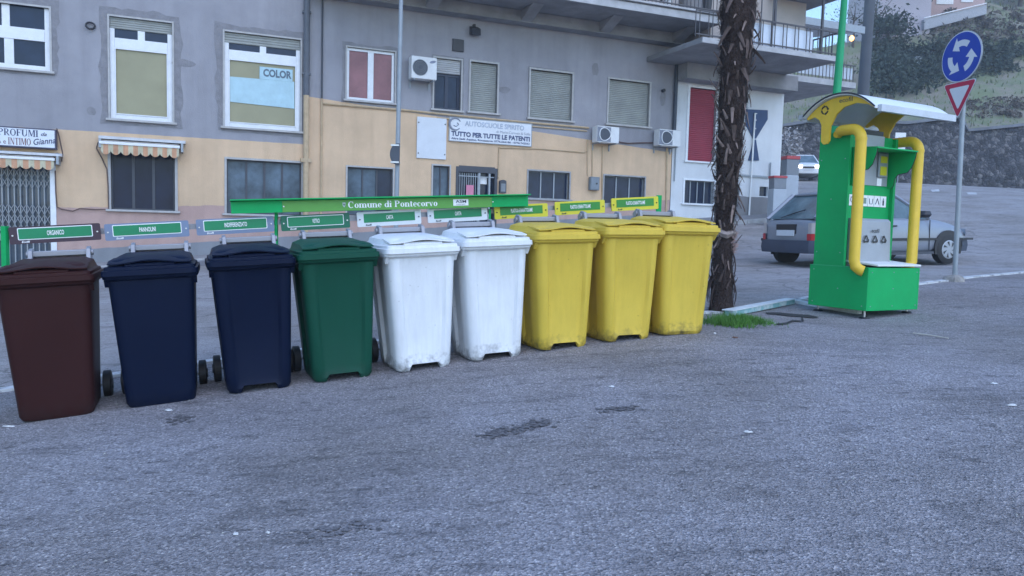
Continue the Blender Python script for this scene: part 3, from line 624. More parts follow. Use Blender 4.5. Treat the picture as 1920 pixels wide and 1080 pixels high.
ac(1107, 1148, 240, 270, 'smaller white air conditioner above the grey meter box', True)
ac(1222, 1262, 246, 276, 'smaller white air conditioner at the right corner of the cream wall', True)
root, w, h = fthing('vent_cover', 'dark square vent cover high on the grey wall', 'vent', 848, 869, 74, 97, .0)
MB().box(-w/2, w/2, -.05, -.002, 0, h).build('cover', M_black, root, bevel=.01)
root, w, h = fthing('flood_lamp', 'small dark flood lamp under the balcony', 'lamp', 879, 896, 48, 68, .0)
mb = MB(); mb.prism([(-.25, -.02), (-.22, .16), (-.05, .24), (-.05, .02)], -w/2, w/2, 'x'); mb.build('housing', M_black, root); MB().box(-.03, .03, -.1, -.002, .05, .3).build('arm', M_black, root)
root, w, h = fthing('meter_box', 'grey meter box between the two right ground floor windows', 'meter box', 1103, 1120, 332, 357, .0)
MB().box(-w/2, w/2, -.14, -.002, 0, h).build('casing', mat('meter grey', (.16, .19, .22), .5), root, bevel=.015)
MB().box(-w/2+.03, w/2-.03, -.146, -.139, .04, h-.04).build('lid', mat('meter lid', (.20, .23, .26), .5), root); MB().disc((.05, -.15, h*.5), .025, .02).build('lock', M_black, root)
root, w, h = fthing('letter_box', 'dark arched letter box beside the barred door', 'letter box', 935, 947, 337, 362, .0)
arch = [(-w/2, 0), (w/2, 0), (w/2, h*.85)]+[(w/2*cos(a), h*.85+h*.13*sin(a)) for a in np.linspace(0, pi, 8)][1:]
MB().prism(arch, -.1, -.002).build('case', M_dframe, root); MB().box(-w*.35, w*.35, -.108, -.1, h*.1, h*.7).build('door', mat('letter door', (.2, .22, .24), .5), root)
root, w, h = fthing('wall_lamp', 'small black wall lamp near the right end of the grey wall', 'lamp', 1237, 1246, 166, 174, .0)
MB().tube([(0, -.02, .05), (0, -.12, .06)], .05, 8).build('head', M_black, root)
# blank board and driving school board
root, w, h = fthing('blank_board', 'faded white blank board on the cream wall left of the lettered sign', 'board', 781, 836, 221, 298, .0)
MB().box(-w/2, w/2, -.045, -.002, 0, h).build('board', mat('faded board', (.62, .65, .69), .6, .08, 3), root, bevel=.005)
mb = MB(); [mb.disc((x, -.05, z), .018, .012, n=8) for x in (-w/2+.04, w/2-.04) for z in (h*.12, h*.86)]; mb.build('screw', M_black, root)
root, w, h = fthing('driving_school_sign', 'white driving school sign lettered tutto per tutte le patenti', 'sign', 841, 996, 226, 270, .0)
MB().box(-w/2, w/2, -.05, -.002, 0, h).build('board', mat('sign board', (.68, .70, .73), .5, .05, 3), root, bevel=.006)
fr = MB(); frame_ring(fr, -w/2, w/2, 0, h, .018, -.058, -.05); fr.build('frame', M_pole, root)
navy = mat('navy print', (.05, .07, .16), .6); faded = mat('faded blue print', (.40, .45, .54), .6, .3, 6); gry = mat('soft grey print', (.22, .24, .3), .6)
put_text(root, 'AUTOSCUOLE SPIRITO', w*.04, -.053, h*.78, faded, width=w*.72, height=h*.22, bold=.03)
put_text(root, 'di Mario,Carmen & Sofia', w*.27, -.053, h*.53, gry, width=w*.42, height=h*.13)
put_text(root, 'TUTTO PER TUTTE LE PATENTI', 0, -.053, h*.32, navy, width=w*.95, height=h*.21, bold=.045)
put_text(root, 'Altre Sedi: Aquino, Roccasecca: 0776.566186 - 0776.742562', 0, -.053, h*.11, navy, width=w*.95, height=h*.11, bold=.03)
mb = MB(); cc = [(-w*.43+.16*cos(a), -.056, h*.72+.16*sin(a)) for a in np.linspace(.5, 5.6, 18)]; mb.tube(cc, [.012+.022*sin(k/17*pi) for k in range(18)], 5); mb.tube([(-w*.45, -.056, h*.66), (-w*.42, -.056, h*.62), (-w*.39, -.056, h*.72), (-w*.41, -.056, h*.78)], .012, 5); mb.build('emblem', gry, root)
# shop sign left
root, w, h = fthing('shop_sign', 'white shop sign lettered profumi e intimo above the left awning', 'sign', -95, 108, 238, 276, .0)
MB().box(-w/2, w/2, -.2, -.02, 0, h).build('box', mat('dark sign edge', (.06, .06, .10), .5), root, bevel=.01)
MB().box(-w/2+.03, w/2-.03, -.206, -.2, .03, h-.03).build('face', mat('sign face', (.66, .70, .76), .45, .04), root)
def px2x(px): return (FP(px, 262)[0]-FP((-95+108)/2, 262)[0])
brn = mat('brown print', (.16, .06, .06), .6); ydark = mat('dark blue print', (.02, .03, .10), .6)
serif(root, 'PROFUMI', px2x(-2), px2x(73), -.208, h*.56, h*.33, ydark)
serif(root, 'ANCERIA', px2x(-90), px2x(5), -.208, h*.13, h*.31, brn) if False else None
put_text(root, 'A e', px2x(4), -.208, h*.26, brn, width=px2x(13)-px2x(-4), height=h*.24)
serif(root, 'INTIMO', px2x(16), px2x(59), -.208, h*.12, h*.34, brn)
put_text(root, 'da', px2x(83), -.208, h*.72, ydark, width=px2x(89)-px2x(78), height=h*.18, shear=.35, bold=.01)
o_ = put_text(root, 'Gianna', 0, 0, 0, ydark, width=px2x(105)-px2x(63), height=h*.30, shear=.35, bold=.01)
o_.location = (px2x(84), -.208, h*.38); o_.rotation_euler = (0, radians(-9), 0)
# awnings
def awning(l, r, t, b, label):
    root, w, h = fthing('awning', label, 'awning', l, r, t, b, .0, 'folded striped awnings')
    MB().prism([(0, h), (-.26, h*.93), (-.26, h*.80), (0, h*.80)], -w/2, w/2, 'x').build('cassette', mat('awning cassette', (.55, .56, .58), .5, .2), root)
    MB().box(-w/2+.02, w/2-.12, -.36, -.31, h*.52, h*.66).build('front_bar', M_white, root, bevel=.01)
    n = 8; xs = np.linspace(-w/2+.05, w/2-.14, n*12+1); bands = {0: MB(), 1: MB()}
    def zb(x): u = ((x-xs[0])/(xs[-1]-xs[0])*n) % 1; return h*.02+h*.17*(1-abs(sin(pi*u))**.7)
    for k in range(n*12):
        c_ = int((k+3)//6) % 2; x0, x1 = xs[k], xs[k+1]; yy0 = -.335+.012*sin(k*.8); yy1 = -.335+.012*sin((k+1)*.8)
        bands[c_].add([(x0, yy0, zb(x0)), (x1, yy1, zb(x1)), (x1, -.335, h*.56), (x0, -.335, h*.56), (x0, yy0+.012, zb(x0)), (x1, yy1+.012, zb(x1)), (x1, -.32, h*.56), (x0, -.32, h*.56)], [(0, 1, 2, 3), (7, 6, 5, 4), (0, 4, 5, 1)])
    bands[0].build('valance', mat('awning cream', (.52, .48, .34), .9, .2, 5), root); bands[1].build('valance', mat('awning orange', (.55, .30, .18), .9, .2, 5), root)
    MB().prism([(-.02, h*.8), (-.30, h*.62), (-.32, h*.70), (-.02, h*.86)], -w/2+.06, w/2-.15, 'x').build('fabric', mat('awning folded cloth', (.42, .38, .34), .9, .35, 8), root)
    for x in (-w/2+.01, w/2-.10): MB().box(x, x+.05, -.34, -.0, h*.35, h*.8).build('arm', M_pole, root)
awning(187, 348, 259, 296, 'folded cream and orange striped awning over the dark shop window')
awning(-70, 119, 283, 318, 'folded striped awning over the grille door at the left edge')

# ================================================================== SECOND HOUSE (white)
B2 = thing('white_house', 'white house with red roller shutter and long balconies behind the palm', 'building', fw(0, 0, 0), FA)
x0b, x1b = xR+.02, FP(1466, 260)[0]
H2 = {'red': FR(1291, 1341, 166, 303), 'win': FR(1283, 1338, 339, 382), 'sa': FR(1424, 1440, 350, 368), 'sb': FR(1372, 1387, 346, 367)}
bl = (.50, .55, .60); zp2 = FP(1400, 370)[1]
M_wall2 = wallmat('white plaster', [(None, (.62, .64, .66), 0), ((zp2, 0, FP(1350, 370)[0], 99), (.22, .22, .23), .05)], .1)
mb = MB(); wall_with_holes(mb, x0b, x1b, ZG, 8.0, list(H2.values()))
mb.add([(x1b, 0, ZG), (x1b, 9, ZG), (x1b, 9, 8), (x1b, 0, 8)], [(0, 1, 2, 3)]); mb.add([(x0b, 9, ZG), (x1b, 9, ZG), (x1b, 9, 8), (x0b, 9, 8)], [(0, 1, 2, 3)])
mb.build('wall', M_wall2, B2)
w = casing(H2['red'], B2, .08, mt=M_wframe); shutter(w, H2['red'], .08, .06, mat('red shutter', (.30, .035, .06), .6, .15, 3))
w = casing(H2['win'], B2, .06, mt=M_wframe); panes(w, H2['win'], 4, M_dglass2, .13, .03, frame=M_pole, ft=.02)
for k in ('sa', 'sb'): a, b, c, d = H2[k]; MB().box(a, b, .1, .12, c, d).build('window', M_glass, B2)
mb = MB(); q0 = FP(1345, 326); q1 = FP(1462, 334); mb.box(q0[0], q1[0], -.06, 0, q0[1]-.03, q0[1]+.03); mb.tube([(FP(1443, 305)[0], -.05, FP(1443, 305)[1]), (FP(1443, 305)[0], -.05, q0[1])], .025, 6)
mb.tube([(FP(1266, 278)[0], -.04, FP(1266, 278)[1]), (FP(1263, 340)[0], -.04, FP(1263, 340)[1])], .02, 6)
mb.build('ledge', M_pole, B2)
# balcony with railing, its slab and soffit
NB = 2.7; xa = xE+.02; xb = FP(1572, 110, NB)[0]; zA = FP(1490, 104, NB)[1]; zT = FP(1490, 95, NB)[1]
xs2 = FP(1317, 76, NB)[0]
sl = MB().box(xs2, xb, -NB, 0, zA, zA+.14).build('balcony_slab', M_conc, B2)
MB().box(xs2-.02, xb+.02, -NB-.04, -NB, zA-.01, zA+(zT-zA)).build('fascia', M_fascia, sl)
MB().box(x0b, x1b, -.6, -.01, FP(1400, 168)[1], zA-.01).build('beam', M_conc, B2)
rl = MB(); zr = FP(1450, 42, NB)[1]; x = xa-1.5
while x < xb:
    for o in (0, .13): rl.box(x+o-.009, x+o+.009, -NB+.02, -NB+.04, zT, zr)
    x += .42
rl.box(xa-1.5, xb, -NB+.01, -NB+.05, zr, zr+.04); rl.box(xa-1.5, xb, -NB+.01, -NB+.05, zT+.06, zT+.09)
for k in range(10): rl.box(xb-.03, xb, -NB+.25*k, -NB+.25*k+.02, zT, zr)
rl.box(xb-.03, xb, -NB+.02, 0, zr, zr+.04)
x = FP(1440, 30, NB)[0]
for px in (1428, 1450): x = FP(px, 30, NB)[0]; rl.box(x-.015, x+.015, -NB-.0, -NB+.02, zT, zr+.9)
rl.build('railing', M_rail, B2)
MB().box(xa-.6, FP(1524, 70, NB-.1)[0], -NB+.1, -NB+.12, zT, zr-.05).build('screen', mat('pale railing screen', (.60, .66, .74), .7, .06), B2)
xw = FP(1511, 30, 1.3)[0]
MB().box(xE+.02, xw, -1.3, 4, zT, 9.5).build('upper_wall', mat('beige upper wall', (.45, .40, .37), .9, .15, .8), B2)
zU = FP(1560, 8, 1.6)[1]
MB().box(xw-1.5, FP(1600, 8, 2.6)[0], -2.6, 0, zU, zU+.15).build('upper_slab', M_conc, B2)
for px in (1541, 1452): x = FP(px, 50, 2.3)[0]; MB().box(x-.03, x+.03, -2.34, -2.28, zT, zU).build('post', M_rail, B2)
# further house behind with its own balcony and lean-to roof
dpt = 27.5; cpt = P(1530, 160, dpt)
B3 = thing('rear_house', 'further house with low balcony and pale lean-to roof beyond the white house', 'building', (cpt.x, cpt.y, 0), FA)
def L3(px, py, dep): 
    p = P(px, py, dep)-Vector((cpt.x, cpt.y, 0)); return p.dot(fd), p.dot(fn), p.z
a = L3(1440, 140, dpt-.9); b = L3(1597, 160, dpt+.9); z3 = L3(1530, 152, dpt)[2]
MB().box(a[0]-2, b[0], 0, 6, z3-.08, z3+.12).build('balcony_slab', M_fascia, B3)
zr3 = L3(1530, 114, dpt)[2]; rl = MB(); x = a[0]-1
while x < b[0]:
    rl.box(x, x+.02, .06, .08, z3+.12, zr3); x += .16
rl.box(a[0]-2, b[0], .05, .09, zr3, zr3+.04); rl.build('railing', M_rail, B3)
MB().box(a[0]-2, b[0]-.05, .15, .17, z3+.25, zr3-.05).build('screen', mat('pale railing screen', (.6, .66, .74)), B3)
xq = L3(1600, 100, dpt)[0]; MB().box(a[0]-2, xq-.4, 2.0, 8, z3+.12, z3+3.2).build('wall', mat('beige rear wall', (.42, .40, .37), .9, .15, 1), B3)
MB().box(a[0]-2, L3(1462, 200, dpt+1)[0], 1.2, 8, ZG+2, z3-.08).build('lower_wall', mat('dark rear wall', (.2, .2, .22), .9, .2, 1), B3)
zc = L3(1619, 55, dpt)[2]; zc0 = L3(1510, 35, dpt)[2]; xe3 = L3(1620, 54, dpt)[0]
MB().prism([(-.6, zc-.1), (7, zc+1.0), (7, zc+1.12), (-.6, zc+.08)], a[0]-2, xe3, 'x').build('roof', mat('pale roof sheet', (.66, .68, .72), .5, .1), B3)
MB().box(a[0]-2, xe3, -.66, -.6, zc-.16, zc+.08).build('gutter', M_pole, B3)
# navy panel on the white wall
ra = FR(1400, 1437, 205, 258); root = thing('navy_panel', 'navy blue pointed panel above a small navy triangle on the white wall', 'panel', fw((ra[0]+ra[1])/2, 0, ra[2]), FA)
def lp(px, py): s, z = FP(px, py); return (s-(ra[0]+ra[1])/2, z-ra[2])
mnavy = mat('navy paint', (.02, .05, .13), .6, .2, 6)
MB().prism([lp(1398, 205), lp(1438, 207), lp(1438, 224), lp(1416, 260), lp(1411, 260), lp(1397, 232)], -.04, -.002).build('upper_panel', mnavy, root)
MB().prism([lp(1413, 262), lp(1416, 262), lp(1422, 301), lp(1402, 301)], -.04, -.002).build('lower_triangle', mnavy, root)
pb = hit(1404, 411); root = thing('thin_pole', 'thin pale pole in front of the navy panel', 'pole', pb)
tp = P(1416, 212, pb.y)-pb; MB().tube([(0, 0, -.1), tuple(tp)], .028, 8).build('shaft', M_white, root)
mb = MB(); [mb.box(tp.x*k-.0, tp.x*k+.055, -.03, -.01, tp.z*k, tp.z*k+.025) for k in (.99, .93, .85)]; mb.build('bracket', M_white, root)

# red-topped grey pillars
def pillar(px, w_px, ty, by, dep, label):
    p = P(px, by, dep); sc = dep/FPX; w_ = w_px*sc; h = P(px, ty, dep).z-p.z
    root = thing('service_pillar', label, 'pillar', p, FA-radians(12), 'grey pillars with red tops')
    MB().box(-w_/2, w_/2, -w_*.4, w_*.4, -.3, h*.66).build('lower_casing', mat('pillar pale grey', (.36, .40, .45), .6, .08), root, bevel=.02)
    MB().box(-w_/2+.01, w_/2-.01, -w_*.38, w_*.38, h*.66, h*.94).build('upper_casing', mat('pillar dark grey', (.17, .19, .22), .5, .1), root, bevel=.01)
    MB().box(-w_/2-.01, w_/2+.01, -w_*.42, w_*.42, h*.94, h).build('cap', mat('pillar red', (.4, .05, .06), .5), root, bevel=.01)
pillar(1477, 26, 293, 398, 24, 'taller grey pillar with red top beside the white house corner')
pillar(1455, 26, 330, 402, 23, 'shorter grey pillar with red top in front of the taller one')

# ================================================================== HILLSIDE
WD = 48.0
zwb = P(1700, 349, WD).z; 
M_stone = None
def stonemat():
    m = bpy.data.materials.new('rubble stone'); m.use_nodes = True; N = m.node_tree.nodes; L = m.node_tree.links; b = N['Principled BSDF']; b.inputs['Roughness'].default_value = .95
    tc = N.new('ShaderNodeTexCoord'); nz = N.new('ShaderNodeTexNoise'); nz.inputs['Scale'].default_value = 3; L.new(tc.outputs['Object'], nz.inputs['Vector'])
    mxv = N.new('ShaderNodeMixRGB'); mxv.blend_type = 'ADD'; mxv.inputs[0].default_value = .3; L.new(tc.outputs['Object'], mxv.inputs[1]); L.new(nz.outputs['Color'], mxv.inputs[2])
    vo = N.new('ShaderNodeTexVoronoi'); vo.inputs['Scale'].default_value = 4.6; L.new(mxv.outputs[0], vo.inputs['Vector'])
    wn_ = N.new('ShaderNodeTexWhiteNoise'); L.new(vo.outputs['Color'], wn_.inputs['Vector'])
    r = N.new('ShaderNodeValToRGB'); L.new(wn_.outputs['Value'], r.inputs[0]); E = r.color_ramp.elements
    E[0].color = (.035, .036, .042, 1); E[1].color = (.17, .165, .165, 1); e = E.new(.7); e.color = (.075, .075, .085, 1)
    ve = N.new('ShaderNodeTexVoronoi'); ve.feature = 'DISTANCE_TO_EDGE'; ve.inputs['Scale'].default_value = 4.6; L.new(mxv.outputs[0], ve.inputs['Vector'])
    r2 = N.new('ShaderNodeValToRGB'); L.new(ve.outputs['Distance'], r2.inputs[0]); r2.color_ramp.elements[1].position = .09; r2.color_ramp.elements[0].color = (.35, .35, .35, 1)
    mu = N.new('ShaderNodeMixRGB'); mu.blend_type = 'MULTIPLY'; mu.inputs[0].default_value = 1; L.new(r.outputs[0], mu.inputs[1]); L.new(r2.outputs[0], mu.inputs[2]); L.new(mu.outputs[0], b.inputs['Base Color'])
    bp = N.new('ShaderNodeBump'); bp.inputs['Distance'].default_value = .1; L.new(ve.outputs['Distance'], bp.inputs['Height']); L.new(bp.outputs[0], b.inputs['Normal'])
    return m
M_stone = stonemat()
def wt(px):                                           # height of the wall crest seen at that column
    return np.interp(px, [1300, 1465, 1540, 1700, 1800, 1815, 1925, 2200], [262, 237, 225, 232, 220, 246, 235, 215])
pxs = np.arange(1300, 2260, 6); mb = MB(); rows = 14; VV = []
for px in pxs:
    bz_ = P(px, np.interp(px, [1300, 1480, 1920, 2260], [352, 345, 357, 362]), WD); tz_ = P(px, wt(px), WD+.6)
    VV.append((bz_.x, bz_.z-.5, tz_.z))
n = len(VV)
for k in range(rows+1):
    for (x, z0, z1) in VV:
        z = z0+(z1-z0)*k/rows; y = WD+.6*k/rows+mnoise.noise(Vector((x*.9, 0, z*.9)))*.18+mnoise.noise(Vector((x*2.5, 3, z*2.5)))*.12
        mb.v.append((x, y, z))
mb.f = [(k*n+i, k*n+i+1, (k+1)*n+i+1, (k+1)*n+i) for k in range(rows) for i in range(n-1)]
o = mb.build('retaining_wall', M_stone, smooth=True); tag(o, 'long dark rubble stone retaining wall at the foot of the hill', 'wall')
mb = MB(); rings = []
for (x, z0, z1) in VV: rings.append([(x, WD+.35, z1-.05), (x, WD+.35, z1+.12), (x, WD+1.1, z1+.12), (x, WD+1.1, z1-.05)])
tag(mb.loft(rings).build('wall_coping', mat('dark coping', (.17, .18, .2), .9, .3, 1)), 'dark concrete coping running along the top of the stone retaining wall', 'coping')
def hillz(x, y):
    u = x/max(y, 1); px = 960+FPX*u; i = np.interp(x, [v[0] for v in VV], [v[2] for v in VV])
    t = max(0, y-WD-.8)
    h = i+t*.50+1.6*mnoise.noise(Vector((x*.08, y*.08, 0)))*min(1, t/6)+.35*mnoise.noise(Vector((x*.4, y*.4, 5)))*min(1, t/3)
    cap = np.interp(px, [1300, 1590, 1660, 1720, 1850, 2000], [15, 17.5, 20.5, 27.0, 33, 40])
    st = sum((.9/(1+math.exp(-(t-c)*3))) for c in (7, 13, 20))*.8            # terrace steps
    return min(h+st, cap+.4*mnoise.noise(Vector((x*.3, y*.3, 9))))
hx = np.arange(8, 95, .7); hy = np.concatenate([np.arange(WD+.7, 90, .7), np.arange(90, 170, 5)])
Z = np.array([[hillz(x, y) for x in hx] for y in hy]); mb = MB(); n = len(hx)
mb.v = [(float(x), float(y), float(Z[j, i])) for j, y in enumerate(hy) for i, x in enumerate(hx)]
mb.f = [(j*n+i, j*n+i+1, (j+1)*n+i+1, (j+1)*n+i) for j in range(len(hy)-1) for i in range(n-1)]
M_hill = mat('rough hill grass', (.15, .18, .095), .95, .3, .7, bump=.9, bscale=3, col2=(.21, .19, .15), thr=(.42, .6))
tag(mb.build('hillside', M_hill, smooth=True), kind='structure')
# leaves
def leafcloud(mb, c, r, n, s, clumps=12, rnd=random):
    cl = []
    for k in range(clumps):
        th = rnd.uniform(0, 2*pi); ph = math.acos(rnd.uniform(-.7, 1)); rr = rnd.uniform(.35, .95)
        cl.append((c[0]+r[0]*rr*sin(ph)*cos(th), c[1]+r[1]*rr*sin(ph)*sin(th), c[2]+r[2]*rr*cos(ph), rnd.uniform(.25, .5)))
    for k in range(n):
        a = cl[rnd.randrange(clumps)]; p = Vector((a[0]+rnd.gauss(0, 1)*r[0]*a[3]*.6, a[1]+rnd.gauss(0, 1)*r[1]*a[3]*.6, a[2]+rnd.gauss(0, 1)*r[2]*a[3]*.6))
        u = Vector((rnd.gauss(0, 1), rnd.gauss(0, 1), rnd.gauss(0, 1))).normalized(); v = u.cross(Vector((rnd.gauss(0, 1), rnd.gauss(0, 1), rnd.gauss(0, 1)))).normalized()
        q = s*rnd.uniform(.6, 1.3); o = len(mb.v)
        mb.v += [tuple(p+u*q), tuple(p+v*q*.45), tuple(p-u*q), tuple(p-v*q*.45)]; mb.f.append((o, o+1, o+2, o+3))
def hp(px, py):                                        # where a sight line meets the hillside
    r = ray(px, py)
    for t in np.arange(WD+.8, 130, .4):
        k = t/r.y
        if HC+r.z*k < hillz(r.x*k, t): return Vector((r.x*k, t, hillz(r.x*k, t)))
    return P(px, py, 88)
M_leafd = mat('dark foliage', (.035, .055, .04), .8, .5, 2); M_leafm = mat('grey green foliage', (.06, .085, .055), .8, .4, 2); M_leafb = mat('brown scrub', (.12, .10, .085), .9, .4, 2)
M_bark = mat('bark', (.09, .075, .065), .9, .3, 8)
mb = MB(); mb2 = MB(); R = random.Random(3)
for k in range(260):
    px = R.uniform(1640, 1830); py = R.uniform(105, 185)
    if py > 205-(px-1640)*.33+R.uniform(-10, 10) and px > 1680: continue
    q = hp(px, py); rr = R.uniform(.7, 1.5); leafcloud(mb, (q.x, q.y, q.z+rr*.4), (rr, rr, rr*.8), 45, .16, 5, R)
for k in range(110):
    px = R.uniform(1800, 1925); py = R.uniform(85, 135)+(1925-px)*.12; q = hp(px, py); rr = R.uniform(.4, .9); leafcloud(mb, (q.x, q.y, q.z+rr*.3), (rr, rr, rr*.7), 40, .14, 5, R)
for k in range(60):
    px = R.uniform(1800, 1925); py = R.uniform(190, 225); q = hp(px, py); rr = R.uniform(.25, .5); leafcloud(mb2, (q.x, q.y, q.z+rr*.3), (rr, rr, rr*.7), 30, .1, 4, R)
for k in range(90):
    px = R.uniform(1760, 1925); py = R.uniform(15, 90); q = hp(px, py); rr = R.uniform(.4, .9); leafcloud(mb2, (q.x, q.y, q.z+rr*.3), (rr, rr, rr*.6), 35, .16, 4, R)
tag(mb.build('shrubs', M_leafd), 'dark scrub covering the terraces of the hill', 'shrubs', kind='stuff')
tag(mb2.build('scrub', M_leafb), 'brown and grey low scrub on the grassy slope', 'scrub', kind='stuff')
# grass tufts on the slope
mb = MB()
for k in range(9000):
    x = R.uniform(12, 60); y = R.uniform(WD+1, 88) ; z = hillz(x, y); h = R.uniform(.12, .4); a = R.uniform(0, 2*pi); wv = .07
    mb.add([(x-wv*cos(a), y-wv*sin(a), z-.03), (x+wv*cos(a), y+wv*sin(a), z-.03), (x+R.uniform(-.12, .12), y+R.uniform(-.12, .12), z+h)], [(0, 1, 2)])
tag(mb.build('hill_grass', mat('dry hill grass', (.19, .22, .11), .9, .35, 1.2)), 'rough grass tufts over the hill slope', 'grass', kind='stuff')
def tree(name, base, h, cr, label, m, leaf=.22, n=2600, trunk=.22, cz=.62, group=None):
    root = thing(name, label, 'tree', base, 0, group)
    mb = MB(); mb.tube([(0, 0, -.5), (.05, 0, h*.25), (-.05, .05, h*.5), (.05, 0, h*.75)], [trunk, trunk*.8, trunk*.55, trunk*.25], 8)
    for k in range(7):
        a = R.uniform(0, 2*pi); z0 = h*R.uniform(.35, .65); mb.tube([(0, 0, z0), (cr*.4*cos(a), cr*.4*sin(a), z0+h*.12), (cr*.75*cos(a), cr*.75*sin(a), z0+h*.22)], [trunk*.4, trunk*.22, trunk*.08], 5)
    mb.build('trunk', M_bark, root); mb = MB(); leafcloud(mb, (0, 0, h*cz), (cr, cr, h*.36), n, leaf, 22, R); mb.build('crown', m, root)
q = hp(1702, 62); tree('hill_tree', q, 7.2, 3.4, 'broad dark evergreen tree beside the pink house on the hill', M_leafd, .2, 5200, cz=.7)
q = hp(1662, 95); tree('hill_tree', q, 3.4, 2.2, 'low dark tree by the grey post on the hill', M_leafd, .18, 1500, cz=.5)
q = P(1598, 100, 62); tree('bare_tree', Vector((q.x, q.y, hillz(q.x, q.y))), P(1598, 5, 62).z-hillz(q.x, q.y), 2.4, 'thin leafed tree against the bright sky behind the rear house', M_leafm, .09, 300, trunk=.12, cz=.7)
q = hp(1640, 96); tree('bare_tree', q, 6.5, 1.6, 'slender sparse tree against the sky behind the grey post', M_leafm, .09, 160, trunk=.1, cz=.6)
q = hp(1912, 12); tree('hill_tree', q, 3.2, 1.8, 'small shrub like tree at the top right of the hill', M_leafm, .15, 900, cz=.45)
q = P(1482, 292, 40); tree('blossom_shrub', Vector((q.x, q.y, G(q.x, q.y))), P(1482, 240, 40).z-G(q.x, q.y), .55, 'tall pale blossoming shrub against the stone wall', mat('pale blossom', (.42, .40, .40), .8, .3, 3), .09, 900, trunk=.08, cz=.66)
# low wall (2nd) & pale walls on hill
def hbox(name, label, cat, l, r, t, b, dep, m, thick=4.0, yaw=0.0, parent=None):
    p = P((l+r)/2, b, dep); w_ = (r-l)*dep/FPX; h = (b-t)*dep/FPX
    root = parent or thing(name, label, cat, p, yaw)
    return root, w_, h
HD = hp(1790, 27).y-.3
root, w, h = hbox('pink_house', 'pale pink house with white windows at the top of the hill', 'building', 1745, 1842, -70, 24, HD, None)
root.rotation_euler[2] = radians(-4)
M_pink = mat('pale pink render', (.50, .36, .34), .9, .08, .4)
MB().box(-w/2, w/2, 0, 6, -6, h).build('wall', M_pink, root)
for l, r, t, b in ((1758, 1788, -45, 7), (1803, 1824, -45, 4)):
    p = P((l+r)/2, b, HD-.1)-Vector(root.location); ww = (r-l)*HD/FPX; hh = (b-t)*HD/FPX
    wd_ = MB().box(p.x-ww/2, p.x+ww/2, -.06, .02, p.z, p.z+hh).build('window', M_white, root); MB().box(p.x-ww/2+.12, p.x+ww/2-.12, -.075, -.06, p.z+.6, p.z+hh-.1).build('pane', M_curt, wd_)
TWD = hp(1790, 52).y-1.0; p = P(1785, 62, TWD); root = thing('terrace_wall', 'pale wall with white rail below the pink house', 'wall', p, radians(0))
def rel(px, py, dep): q_ = P(px, py, dep)-p; return (q_.x, q_.y, q_.z)
A1, A2 = rel(1733, 56, TWD), rel(1850, 26, TWD+1); Bz = [rel(1733, 36, TWD), rel(1850, 8, TWD+1)]
MB().add([A1, A2, Bz[1], Bz[0], (A1[0], A1[1]+.5, A1[2]), (A2[0], A2[1]+.5, A2[2]), (Bz[1][0], Bz[1][1]+.5, Bz[1][2]), (Bz[0][0], Bz[0][1]+.5, Bz[0][2])], [(0, 1, 2, 3), (4, 7, 6, 5), (3, 2, 6, 7), (0, 3, 7, 4), (1, 5, 6, 2), (0, 4, 5, 1)]).build('wall', mat('grey terrace wall', (.36, .37, .40), .9, .1), root)
MB().tube([rel(1733, 34, TWD-.1), rel(1850, 6, TWD+.9)], .05, 6).build('rail', M_white, root)
root, w, h = hbox('pale_house', 'pale tall house partly hidden behind the dark hill tree', 'building', 1646, 1742, -120, 60, hp(1690, 66).y-.2, None)
MB().box(-w/2, w/2, 0, 6, -5, h).build('wall', mat('pale lilac render', (.46, .42, .46), .9, .08, .4), root)
for k, (x, z) in enumerate(((-1.6, 4), (1.4, 4), (-1.6, 7.5), (1.4, 7.5))): MB().box(x-.5, x+.5, -.05, .01, z, z+1.5).build('window', M_curt, root)
# concrete post
q = hit(1622, 352) if False else P(1607, 330, 34); zb_ = G(q.x, q.y)
root = thing('concrete_post', 'thick grey concrete lamp post beyond the kiosk roof', 'post', (q.x, q.y, zb_))
MB().tube([(0, 0, -.2), (.12, 0, 9.0), (.2, 0, 14)], [.27, .21, .19], 14).build('shaft', mat('post concrete', (.085, .095, .11), .9, .15, 2), root, smooth=True)
q = P(1687, 283, WD-.5); root = thing('wall_notice', 'white notice board with a red mark on the stone wall behind the kiosk', 'notice board', q)
MB().box(-.34, .30, -.05, 0, 0, 1.1).build('board', M_white, root); MB().box(-.15, .02, -.06, -.051, .55, .8).build('mark', mat('notice red', (.5, .08, .08), .6), root); MB().tube([(0, .03, -3.2), (0, .03, 0)], .03, 6).build('post', M_pole, root)
# small street lamps on the hill
def lantern(px, py, lit=False, h=2.6, label=''):
    q_ = hp(px, py+22); s_ = q_.y/FPX; z = P(px, py, q_.y).z-q_.z
    root = thing('street_lamp', label, 'street lamp', q_, 0, 'lanterns on the hill')
    MB().tube([(0, 0, -.2), (0, 0, z-.3)], .06, 6).build('post', M_pole, root)
    MB().loft([[(r_*cos(a), r_*sin(a), z+zz) for a in np.linspace(0, 2*pi, 9)[:-1]] for r_, zz in ((.12, -.3), (.3, .1), (.26, .2))]).build('lantern', mat('lantern white glass', (.75, .76, .78), .4), root)
    MB().loft([[(r_*cos(a), r_*sin(a), z+zz) for a in np.linspace(0, 2*pi, 9)[:-1]] for r_, zz in ((.34, .2), (.08, .42))]).build('cap', M_pole, root)
lantern(1669, 61, label='white lantern on the hill just right of the grey post')
lantern(1710, 16, label='white lantern in front of the dark hill tree')
lantern(1719, 115, label='white lantern lower on the terraced slope')
q = P(1597, 72, 26.5); root = thing('wall_light', 'small lit orange lamp at the corner of the rear house', 'lamp', q)
